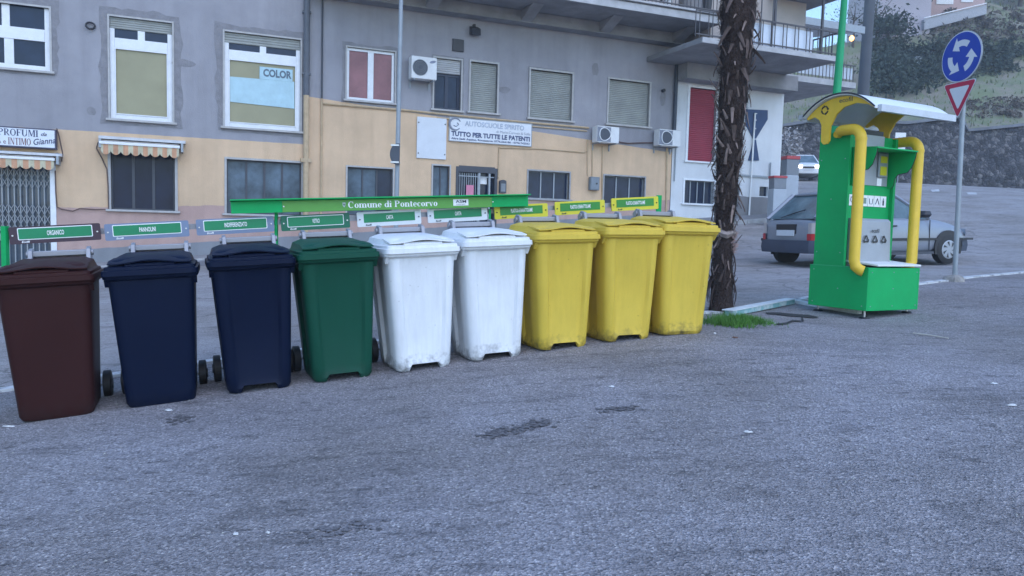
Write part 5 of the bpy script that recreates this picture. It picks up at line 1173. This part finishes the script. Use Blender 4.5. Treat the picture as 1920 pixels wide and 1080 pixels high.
# arched roof
c0, c1 = -.07, .86; zE = P(1645, 203, 8.25).z-kz0; zPk = P(1590, 175, 8.5).z-kz0
cm, hw_ = (c0+c1)/2, (c1-c0)/2
def arcp(f, dz=0, n=16): return [(-(cm+hw_*t*f), zE+(zPk-zE)*(1-(t*t)**1.1)*f+dz) for t in np.linspace(1, -1, n+1)]
xr0, xr1 = -.16, 1.15
up = arcp(1.0); lo = arcp(1.0, -.018)
mb = MB(); mb.prism(up+lo[::-1], xr0, xr1, 'x'); rf = mb.build('roof', mat('roof white', (.72, .75, .78), .35, .06, 3), kiosk, smooth=True)
mb = MB(); 
for c_ in (-(c0-.02), -(c1+.02)): mb.box(xr0+.05, xr1, c_-.025, c_+.025, zE-.05, zE+.02)
mb.build('gutter', mat('roof edge grey', (.55, .58, .62), .4), kiosk)
MB().box(-.17, -.13, -(c0-.06), -(c0+.0), zE-.03, zE+.02).build('end_bracket', M_silver, kiosk)
MB().tube([(xr0-.005, p[0], p[1]+.0) for p in up], .009, 6).build('roof_trim', M_black, kiosk)
def gable(x, mark):
    outer = [(p[0], p[1]-.025) for p in arcp(.985)]       # from c1 side (front, -y) to back
    # inner edge walking back -> front with a leg
    cb = .14
    inner = [(-(c0+.03), zE-.04), (-(c0+.12), zE-.015), (-(cb-.02), zE-.06), (-(cb+.01), zE-.12), (-(cb+.015), zE-.30), (-(cb+.05), zE-.335), (-(cb+.10), zE-.33), (-(cb+.125), zE-.30), (-(cb+.13), zE-.14), (-(cb+.20), zE-.02), (-(cb+.30), zE+.05), (-(cb+.45), zE+.075), (-(cb+.60), zE+.04), (-(c1-.03), zE-.01)]
    poly = outer+inner
    o = MB().prism(poly, x-.012, x+.012, 'x').build('gable_bracket', M_yellow, kiosk)
    if mark:
        mb = MB(); cy, cz = -.19, zE+.045
        for j in range(4):
            a0 = pi/4+j*pi/2; seg = [(x-.016, cy+.042*cos(a0+q_), cz+.042*sin(a0+q_)) for q_ in (-.45, 0, .45)]; mb.tube(seg, .008, 5)
            e_ = Vector(seg[-1]); a = a0+.45; mb.add([tuple(e_+Vector((0, cos(a), sin(a)))*.017), tuple(e_-Vector((0, cos(a), sin(a)))*.017), tuple(e_+Vector((0, -sin(a), cos(a)))*.022)], [(0, 1, 2)])
        mb.build('recycling_symbol', M_black, kiosk)
        tm = text_mesh('ecofil', width=.17, height=.05, bold=.01)
        tm.v = [(x-.014, -.46-v[0], zE+.125+v[2]) for v in tm.v]; tm.build('lettering', M_darkpaint, kiosk)
gable(-.10, True); gable(.90, False)
mb = MB(); mb.box(.3, .7, -.34, -.15, TH-.02, TH+.05); mb.build('top_box', M_black, kiosk)
for (x, z) in ((.06, BH-.05), (.42, BH-.05), (.82, BH-.05), (.06, .05), (.42, .05), (.82, .05), (.42, .24)): MB().disc((x, -BDp-.002, z), .006, .006, n=8).build('bolt', M_pole, kiosk)
for (y, z) in ((-.06, BH-.05), (-.72, BH-.05), (-.06, .05), (-.72, .05), (-.4, .22)): MB().disc((-.002, y, z), .006, .006, 'x', 8).build('bolt', M_pole, kiosk)
for (y, z) in ((-.06, BH+.15), (-.38, BH+.15), (-.06, TH-.3), (-.38, TH-.3), (-.22, BH+.75)): MB().disc((.028, y, z), .006, .006, 'x', 8).build('bolt', M_pole, kiosk)
mb = MB(); mb.box(-.004, .002, -BDp+.001, -.001, BH-.004, BH+.004); mb.build('seam', mat('seam edge', (.02, .42, .16), .4), kiosk)
# adjustable feet
for x, y in ((.08, -.70), (.80, -.70), (.08, -.08), (.80, -.08)):
    wp = Vector((K0.x, K0.y, 0))+ka*x+kc*(-y); gz_ = G(wp.x, wp.y)-kz0
    ft = MB().tube([(x, y, gz_+.01), (x, y, .02)], .012, 8).build('foot', M_bolt, kiosk)
    MB().tube([(x, y, gz_), (x, y, gz_+.018)], [.06, .045], 16).build('foot_pad', M_black, ft)
# tall green post behind the kiosk
pbz = P(1556, 520, 9.6); gz_ = G(pbz.x, pbz.y); root = thing('green_post', 'tall tapering green post rising behind the kiosk', 'post', (pbz.x, pbz.y, gz_))
tb = P(1569, 175, 9.6); tt = P(1583, 0, 9.6)
b0 = Vector((pbz.x, pbz.y, gz_)); d_ = (tt-tb)/(tt.z-tb.z)
def at_z(z): return tb+d_*(z-tb.z)-b0
root.location = b0; MB().tube([tuple(at_z(gz_)), tuple(at_z(tb.z-.4)), tuple(at_z(tb.z)), tuple(at_z(tt.z)), tuple(at_z(tt.z+1.5))], [.07, .055, .05, .038, .03], 14).build('shaft', mat('post green', (.0, .30, .11), .5, .1), root, smooth=True)

# painted beam by the palm
A_ = hit(1374, 593); B_ = hit(1490, 570); dirv = (B_-A_); L_ = dirv.length
root = thing('steel_beam', 'white and teal steel beam lying on the ground between palm and kiosk', 'beam', A_); root.rotation_mode = 'XYZ'
bx = dirv.normalized(); by = Vector((0, 0, 1)).cross(bx).normalized(); bzv = bx.cross(by); root.rotation_euler = Matrix((bx, by, bzv)).transposed().to_euler()
MB().box(0, L_, 0, .10, -.0, .055).build('web', mat('teal worn paint', (.20, .40, .42), .6, .3, 8, col2=(.5, .58, .6), thr=(.4, .55)), root, bevel=.004)
MB().box(-.02, L_+.02, -.01, .12, .055, .065).build('flange', mat('beam white', (.62, .66, .68), .6, .2, 6), root)
A2 = hit(1492, 570); B2_ = hit(1566, 583); dv = B2_-A2; root = thing('steel_beam', 'short white steel beam running under the kiosk', 'beam', A2); root.rotation_mode = 'XYZ'
bx = dv.normalized(); by = Vector((0, 0, 1)).cross(bx).normalized(); bzv = bx.cross(by); root.rotation_euler = Matrix((bx, by, bzv)).transposed().to_euler()
MB().box(0, dv.length+.3, 0, .08, 0, .045).build('web', mat('beam white', (.62, .66, .68), .6, .2, 6), root, bevel=.004)
# cracked edge patches by the palm
def patch(name, pxs_, m, lift=.009):
    pts_ = [hit(x, y) for x, y in pxs_]; mb = MB(); mb.add([(p.x, p.y, p.z+lift) for p in pts_], [tuple(range(len(pts_)))]); return mb.build(name, m)
M_crack = mat('deep crack', (.03, .03, .032), .95, .2)
for pl in ([(1435, 587), (1460, 587), (1490, 590), (1515, 592), (1535, 596), (1530, 598), (1505, 596), (1480, 594), (1455, 591), (1438, 590)],
           [(1455, 608), (1475, 606), (1486, 601), (1500, 603), (1502, 605), (1488, 604), (1476, 609), (1458, 611)], [(1502, 596), (1505, 596), (1507, 604), (1503, 605)]):
    tag(patch('road_crack', pl, M_crack), kind='structure')
M_worn = mat('damp dark patch', (.17, .16, .165), .9, .5, 60, col2=(.07, .065, .07), thr=(.42, .55))
def stain(pts_px, seed, n_):
    Rn = random.Random(seed); mb = MB(); pts_ = [hit(*p_) for p_ in pts_px]
    for k in range(n_):
        t = Rn.random()*(len(pts_)-1); a_ = pts_[int(t)].lerp(pts_[int(t)+1], t % 1); x = a_.x+Rn.gauss(0, .035); y = a_.y+Rn.gauss(0, .035); rr = Rn.uniform(.006, .026); z = G(x, y)+.0035+.00002*k
        mb.add([(x+rr*cos(q_)*Rn.uniform(.6, 1.2), y+rr*sin(q_)*Rn.uniform(.6, 1.2), z) for q_ in np.linspace(0, 2*pi, 8)[:-1]], [tuple(range(7))])
    tag(mb.build('tar_stain', M_worn), kind='structure')
stain([(905, 820), (935, 813), (965, 808), (1000, 800), (1020, 793)], 3, 150); stain([(1135, 770), (1160, 768), (1188, 767)], 4, 45); stain([(570, 1003), (620, 996), (700, 985)], 6, 30); stain([(330, 785), (350, 790)], 8, 22)

M_patchr = asphalt('repaired tarmac', (.26, .245, .26), (.42, .41, .41), 120, bumpd=.006)
def soft_patch(px_, py_, wx, wy, seed):
    c_ = hit(px_, py_); Rn = random.Random(seed); pts_ = []
    for t in np.linspace(0, 2*pi, 25)[:-1]:
        k_ = Rn.uniform(.85, 1.1); x = c_.x+wx*cos(t)*k_; y = c_.y+wy*sin(t)*k_; pts_.append((x, y, G(x, y)+.004))
    mb = MB(); mb.v = [(c_.x, c_.y, G(c_.x, c_.y)+.004)]+pts_; mb.f = [(0, 1+i, 1+(i+1) % 24) for i in range(24)]; tag(mb.build('tarmac_patch', M_patchr, smooth=True), kind='structure')
# ================================================================== ROAD SIGNS
spb = hit(1790, 527)
dS = spb.y; root = thing('sign_post', 'grey steel post carrying the round blue and triangular signs', 'post', spb)
tq = P(1810, 108, dS)-spb; MB().tube([(0, 0, -.1), tuple(tq)], .034, 14).build('shaft', M_pole, root, smooth=True)
MB().loft([[(r_*cos(a)*(1+.2*sin(3*a)), r_*sin(a), z) for a in np.linspace(0, 2*pi, 13)[:-1]] for r_, z in ((.16, -.02), (.12, .06), (.05, .09))]).build('footing', mat('footing rubble', (.3, .28, .26), .9, .4, 20, bump=.6), root)
SA = radians(-76)
def sroot(name, label, px, py):
    p_ = P(px, py, dS-.03); r_ = thing(name, label, 'road sign', p_, 0); r_.rotation_euler = (0, 0, SA); return r_
Rr = 46*dS/FPX*1.0
root = sroot('roundabout_sign', 'round blue roundabout sign with three white arrows', 1807, 107)
M_sblue = mat('sign blue', (.005, .045, .35), .4, .05); M_sred = mat('sign red', (.42, .01, .05), .4, .05); M_swhite = mat('sign white', (.60, .62, .66), .45, .04)
circ = lambda r, n=48: [(r*cos(a), r*sin(a)) for a in np.linspace(0, 2*pi, n+1)[:-1]]
MB().prism(circ(Rr), -.04, -.03).build('plate', M_pole, root); MB().prism(circ(Rr*.985), -.043, -.0401).build('rim', M_swhite, root); MB().prism(circ(Rr*.95), -.046, -.0431).build('face', M_sblue, root)
for j in range(3):
    a0 = radians(95)+j*2*pi/3; mb = MB(); ro, ri = Rr*.66, Rr*.42; aa = np.linspace(a0-.75, a0+.25, 9)
    poly = [(ro*cos(a), ro*sin(a)) for a in aa]; poly_i = [(ri*cos(a), ri*sin(a)) for a in aa]
    ah = aa[-1]; tip = ah+.62; rm = (ro+ri)/2
    full = poly+[(Rr*.83*cos(ah-.02), Rr*.83*sin(ah-.02)), (rm*1.0*cos(tip), rm*1.0*sin(tip)), (Rr*.24*cos(ah-.02), Rr*.24*sin(ah-.02))]+poly_i[::-1]
    for k in range(8): mb.add([(poly[k][0], -.048, poly[k][1]), (poly[k+1][0], -.048, poly[k+1][1]), (poly_i[k+1][0], -.048, poly_i[k+1][1]), (poly_i[k][0], -.048, poly_i[k][1])], [(0, 1, 2, 3)])
    h3 = full[9:12]; mb.add([(p[0], -.0481, p[1]) for p in h3], [(0, 1, 2)]); mb.build('arrow', M_swhite, root)
root = sroot('give_way_sign', 'red and white triangular give way sign under the round sign', 1804, 153)
def tri(s, off=0, r=.03):
    H_ = s*.88; cz = -H_*.36; pts_ = [(-s/2, 0), (s/2, 0), (0, -H_)]; c_ = (0, cz)
    out = []
    for i in range(3):
        p_ = Vector(pts_[i]); a = (Vector(pts_[i-1])-p_).normalized(); b = (Vector(pts_[(i+1) % 3])-p_).normalized()
        out += [tuple(p_+a*r*1.5), tuple(p_+(a+b)*r*.4), tuple(p_+b*r*1.5)]
    return [(x*(1-off)+c_[0]*off, z*(1-off)+c_[1]*off) for x, z in out]
sT = 78*dS/FPX
for off, y_, m_, nm in ((0, -.035, M_pole, 'plate'), (.02, -.039, M_swhite, 'rim'), (.07, -.042, M_sred, 'border'), (.40, -.045, M_swhite, 'face')): MB().prism(tri(sT, off), y_, y_+.0028, 'y').build(nm, m_, root)
# left pole with back of half round sign
q = P(741, 470, 13.2); gz_ = G(q.x, q.y); root = thing('street_pole', 'slim grey pole with a dark half round plate in front of the cream wall', 'pole', (q.x, q.y, gz_))
tq = P(752, 0, 13.2)-Vector(root.location); tq2 = tq+(tq-(P(741, 470, 13.2)-Vector(root.location)))*.4
MB().tube([(0, 0, -.1), tuple(tq*.3), tuple(tq), tuple(tq2)], [.042, .04, .034, .03], 12).build('shaft', M_pole, root, smooth=True)
k_ = (P(742, 290, 13.2)-Vector(root.location)); rr_ = 20*13.2/FPX
hd = [(k_.x+.06+rr_*0-(rr_*.85*cos(a)) if False else k_.x+.05-rr_*.75*sin(a), k_.z+rr_*cos(a)) for a in np.linspace(0, pi, 14)]
MB().prism(hd+[(k_.x+.08, k_.z-rr_), (k_.x+.08, k_.z+rr_)], -.09, -.06).build('plate', mat('sign back', (.07, .08, .10), .6), root, bevel=.006)
[MB().box(k_.x-.07, k_.x+.07, -.1, .05, k_.z+z, k_.z+z+.025).build('clamp', M_bolt, root) for z in (rr_*.75, -rr_*.8)]

# ================================================================== CARS
def car(label, loc, yaw, paint, front=False, lights=False):
    root = thing('hatchback_car', label, 'car', loc, yaw)
    # body: sections along x ; section points from bottom outside to top centre
    st = [(-1.90, .66, .36, .74), (-1.84, .75, .28, .88), (-1.6, .79, .24, .93), (-1.1, .805, .2, .93), (0, .81, .19, .92), (.75, .805, .19, .90), (1.15, .80, .2, .86), (1.6, .77, .22, .76), (1.85, .70, .25, .66), (1.93, .60, .32, .58)]
    mb = MB(); rings = []
    for x, w, zb, zt in st:
        pts = [(w*.90, zb), (w*.98, zb+.08), (w, zb+(zt-zb)*.45), (w*.985, zb+(zt-zb)*.75), (w*.95, zt-.05), (w*.86, zt), (w*.4, zt+.02)]
        rings.append([(x, -p[0], p[1]) for p in pts]+[(x, p[0], p[1]) for p in pts[::-1]])
    body = mb.loft(rings).build('body', paint, root, smooth=True)
    md = body.modifiers.new('s', 'SUBSURF'); md.levels = md.render_levels = 1
    # greenhouse (glass) and roof, pillars
    bt = [(-1.80, .67, .90), (.85, .70, .89)]; tp = [(-1.40, .55, 1.36), (.05, .56, 1.375)]
    g4 = [(-1.80, -.69, .90), (.88, -.71, .88), (.88, .71, .88), (-1.80, .69, .90)]; t4 = [(-1.28, -.555, 1.355), (.06, -.565, 1.37), (.06, .565, 1.37), (-1.28, .555, 1.355)]
    MB().add(g4+t4, [(0, 1, 5, 4), (1, 2, 6, 5), (2, 3, 7, 6), (3, 0, 4, 7), (4, 5, 6, 7), (0, 3, 2, 1)]).build('glasshouse', mat('car glass', (.10, .15, .17), .1, .5, 2.5, spec=.8), root)
    rr_ = [rrect(-.61, 0, .705, .585, .12, 1.35, 4), rrect(-.61, 0, .71, .59, .14, 1.375, 4), rrect(-.61, 0, .63, .52, .16, 1.408, 4), rrect(-.60, 0, .42, .34, .14, 1.424, 4)]
    MB().loft(rr_).build('roof', paint, root, smooth=True)
    for sy in (-1, 1):
        def pil(a, b, r_=.028): MB().tube([a, b], r_, 6).build('pillar', paint, root)
        pil((-1.80, sy*.69, .90), (-1.29, sy*.56, 1.36), .045); pil((.88, sy*.71, .88), (.06, sy*.57, 1.37), .03); pil((-.25, sy*.70, .9), (-.32, sy*.57, 1.37), .035)
        if sy == -1: pil((-1.15, sy*.70, .9), (-1.02, sy*.57, 1.37), .05)
        MB().prism([(-1.85, .47), (-.0, .47), (1.9, .46), (1.9, .50), (-.0, .52), (-1.85, .52)], sy*.80, sy*.823).build('rub_strip', M_black, root)
        MB().prism([(-.98, .20), (1.02, .20), (1.02, .25), (-.98, .25)], sy*.74, sy*.80).build('sill', mat('sill dark', (.06, .065, .08), .6), root)
        for xw in (-1.28, 1.27):
            MB().prism([(xw+.345*cos(a), .31+.345*sin(a)) for a in np.linspace(-.35, pi+.35, 18)], sy*.795, sy*.818).build('wheel_arch', M_black, root)
            wh = MB().tube([(xw, sy*.67, .28), (xw, sy*.68, .28), (xw, sy*.82, .28), (xw, sy*.835, .28)], [.24, .285, .285, .24], 30).build('wheel', M_dark, root, smooth=True)
            MB().tube([(xw, sy*.83, .28), (xw, sy*.842, .28)], [.195, .16], 24).build('rim', M_silver, wh)
            mb = MB()
            for k in range(7):
                a = k*2*pi/7; mb.add([(xw+.06*cos(a-.35), sy*.846, .28+.06*sin(a-.35)), (xw+.16*cos(a-.17), sy*.846, .28+.16*sin(a-.17)), (xw+.16*cos(a+.17), sy*.846, .28+.16*sin(a+.17))], [(0, 1, 2)])
            mb.build('hubcap_slot', M_black, wh)
        MB().loft([rrect(.62, sy*.83, .07, .07, .03, .90, 3), rrect(.62, sy*.84, .1, .09, .03, .96, 3), rrect(.64, sy*.83, .07, .07, .03, 1.03, 3)]).build('mirror', M_black, root, smooth=True)
        MB().box(-.18, -.02, sy*.80, sy*.828, .735, .765).build('door_handle', M_black, root, bevel=.006)
        for xd in (-.28, .80): MB().box(xd-.006, xd+.006, sy*.796, sy*.808, .27, .86).build('door_gap', M_black, root)
        mb = MB(); mb.loft([[(x, sy*w, z) for z in (.50, .56, .62)] for x, w in ((-1.70, .80), (-1.82, .77), (-1.895, .70), (-1.91, .60))], False, False, False); mb.build('tail_light', mat('tail red', (.45, .02, .03), .3), root)
        mb = MB(); mb.loft([[(x, sy*w, z) for z in (.625, .72, .82)] for x, w in ((-1.72, .79), (-1.82, .765), (-1.885, .69), (-1.885, .60))], False, False, False); mb.build('tail_light', mat('tail clear', (.45, .40, .38), .3), root)
        em = ((1, .93, .8), 8) if lights else None
        mb = MB(); mb.loft([[(1.91+.0, sy*y, z) for z in (.56, .64, .70)] if False else [(x, sy*y, z) for z in (.54, .61, .68)] for x, y in ((1.955, .35), (1.94, .5), (1.88, .66), (1.80, .73))], False, False, False); mb.build('headlight', mat('headlight lit' if lights else 'headlight', (.6, .62, .65), .2, emit=em), root)
    # bumpers
    dk = mat('bumper grey', (.045, .055, .085), .55, .1)
    mb = MB(); mb.loft([[(x, y, .26), (x-.02*(1 if x < 0 else -1), y*1.01, .36), (x, y, .50)] for x, y in ((-1.45, -.815), (-1.80, -.80), (-1.93, -.68), (-1.97, -.3), (-1.97, .3), (-1.93, .68), (-1.80, .80), (-1.45, .815))], False, False, False); mb.build('rear_bumper', dk, root, smooth=True)
    mb = MB(); mb.loft([[(x, y, .24), (x+.02, y*1.01, .36), (x, y, .49)] for x, y in ((1.64, -.785), (1.82, -.75), (1.93, -.6), (1.965, -.3), (1.965, .3), (1.93, .6), (1.82, .75), (1.64, .785))], False, False, False); mb.build('front_bumper', dk if not front else paint, root, smooth=True)
    MB().box(-1.905, -1.88, -.28, .28, .62, .80).build('plate_recess', M_black, root); MB().box(-1.925, -1.906, -.25, .25, .58, .69).build('number_plate', M_swhite, root)
    MB().box(1.955, 2.0, -.25, .25, .38, .48).build('number_plate', M_swhite, root); MB().box(1.94, 1.985, -.30, .30, .52, .60).build('grille', M_black, root)
    MB().tube([(-1.83, .25, .92), (-1.72, .05, 1.0), (-1.66, -.25, 1.07)], .01, 5).build('wiper', M_black, root)
    return root
psi = radians(19); M_csilver = mat('silver car paint', (.27, .29, .335), .3, .04, 3, metal=.3, spec=.5)
ca = Vector((cos(psi), sin(psi), 0)); cl_ = Vector((-sin(psi), cos(psi), 0))
A_ = P(1524, 500, 14.0); ctr = Vector((A_.x, A_.y, 0))+ca*1.93+cl_*.80; zr1 = G(*(ctr-ca*1.3).to_2d()); zf1 = G(*(ctr+ca*1.3).to_2d())
c1_ = car('silver three door hatchback driving past behind the kiosk', (ctr.x, ctr.y, (zr1+zf1)/2+.015), psi, M_csilver)
c1_.rotation_euler = (0, -atan2(zf1-zr1, 2.6), psi)
q = P(1502, 340, 43); c2_ = car('white car with its headlights on coming down the far road', (q.x, q.y, q.z+.05), radians(-100), mat('white car paint', (.70, .72, .75), .3, .03, spec=.6), True, True)

# ================================================================== SMALL LITTER
M_litter = mat('grubby white litter', (.58, .58, .58), .8, .3, 40)
def scrap(px, py, wpx, hpx, label, m=M_litter, i=0):
    p_ = hit(px, py); s_ = p_.y/FPX; a = wpx*s_/2; b = hpx*s_*1.6/2; Rn = random.Random(i); mb = MB(); n_ = 9
    ringa = [(a*cos(t)*Rn.uniform(.7, 1.1), b*sin(t)*Rn.uniform(.7, 1.1), 0.003) for t in np.linspace(0, 2*pi, n_+1)[:-1]]
    ringb = [(x*.7, y*.7, .005+Rn.uniform(0, .008)) for x, y, z in ringa]
    o = mb.loft([ringa, ringb]).build('litter', m); o.location = p_; o.rotation_euler = (0, 0, Rn.uniform(-.4, .4)); tag(o, label, 'litter')
scrap(317, 771, 18, 9, 'white crumpled litter in front of the plain dark blue bin', i=1)
scrap(15, 801, 26, 4, 'flat white litter strip at the left edge below the brown bin', i=2)
scrap(443, 1006, 12, 6, 'small white litter low in the foreground, left of the pair', i=3); scrap(503, 1002, 9, 5, 'small white litter low in the foreground, right of the pair', i=4)
scrap(1147, 727, 12, 7, 'grey white litter in front of the middle yellow bin', i=5); scrap(1402, 812, 20, 5, 'flat pale litter at the centre right of the tarmac', i=6)
scrap(1863, 721, 18, 7, 'torn white litter on the right side of the tarmac', i=7); scrap(1898, 761, 26, 6, 'long pale litter at the right edge', i=8)
scrap(1340, 626, 8, 4, 'tiny white litter by the palm grass', i=9); scrap(1378, 634, 14, 4, 'small brown leaf litter by the palm grass', mat('brown leaf', (.14, .07, .05), .8), i=10)
A_ = hit(1712, 627); B_ = hit(1778, 637); mid = (A_+B_)/2; root = thing('pale_stick', 'thin pale stick lying on the tarmac right of the kiosk', 'stick', A_)
MB().tube([(0, 0, .012), tuple((mid-A_)+Vector((0, .02, .016))), tuple((B_-A_)+Vector((0, 0, .012)))], .006, 6).build('stick', mat('pale wood', (.5, .47, .42), .8), root)
# small loose stones and crumbs of asphalt
mb = MB(); R = random.Random(5)
for k in range(900):
    x = R.uniform(-4, 8); y = R.uniform(2.6, 11); z = G(x, y) if False else None
    s_ = R.uniform(.003, .011); mb.add([(x+s_, y, s_*.1), (x-s_*.5, y+s_*.8, 0), (x-s_*.6, y-s_*.7, 0), (x, y, s_*.9)], [(0, 1, 3), (1, 2, 3), (2, 0, 3)])
va = np.array(mb.v); va[:, 2] += GA(va[:, 0], va[:, 1])+.001; mb.v = [tuple(v) for v in va]
tag(mb.build('gravel', mat('loose gravel', (.32, .32, .31), .9, .5, 80)), 'loose gravel crumbs scattered over the tarmac', 'gravel', kind='stuff')
# white marks on the far road
for pl in ([(1745, 357), (1760, 356), (1762, 360), (1748, 361)], [(1812, 362), (1830, 362), (1832, 366), (1815, 366)]): tag(patch('road_marking', pl, M_linepaint, .03), kind='structure')
# flower pots on the balcony
for k, (px, m_, wpx, hh_) in enumerate(((1328, M_black, 22, .75), (1165, mat('pot terracotta', (.22, .10, .07), .8), 26, .45), (1205, M_black, 20, .4), (1255, M_white, 16, .35))):
    s_ = FP(px, 15, 1.4)[0]; p_ = fw(s_, 1.35, zS+.2); w_ = wpx*19/FPX/2
    root = thing('balcony_pot', ['tall black pot near the right end of the upper balcony', 'wide reddish pot at the left of the balcony', 'low black pot in the middle of the balcony', 'small white pot on the balcony'][k], 'pot', p_)
    MB().loft([[(r_*cos(a), r_*sin(a), z) for a in np.linspace(0, 2*pi, 15)[:-1]] for r_, z in ((w_*.75, 0), (w_, hh_*.92), (w_*1.06, hh_*.93), (w_*1.06, hh_), (w_*.9, hh_), (w_*.85, hh_*.85))]).build('pot', m_, root, smooth=True)
    if k in (1, 2, 3):
        mb = MB(); leafcloud(mb, (0, 0, hh_+.15), (.28, .25, .22), 150, .06, 8, R); mb.build('plant', M_leafd, root)
print('done')

# ================================================================== HAZE
m = bpy.data.materials.new('valley haze'); m.use_nodes = True; nt = m.node_tree; nt.nodes.remove(nt.nodes['Principled BSDF'])
pv = nt.nodes.new('ShaderNodeVolumePrincipled'); pv.inputs['Color'].default_value = (.86, .92, 1, 1); pv.inputs['Density'].default_value = .0018; pv.inputs['Anisotropy'].default_value = .2
nt.links.new(pv.outputs[0], nt.nodes['Material Output'].inputs['Volume'])
hz = MB().box(-75, 145, -45, 200, -5, 62).build('haze', m); tag(hz, kind='stuff')
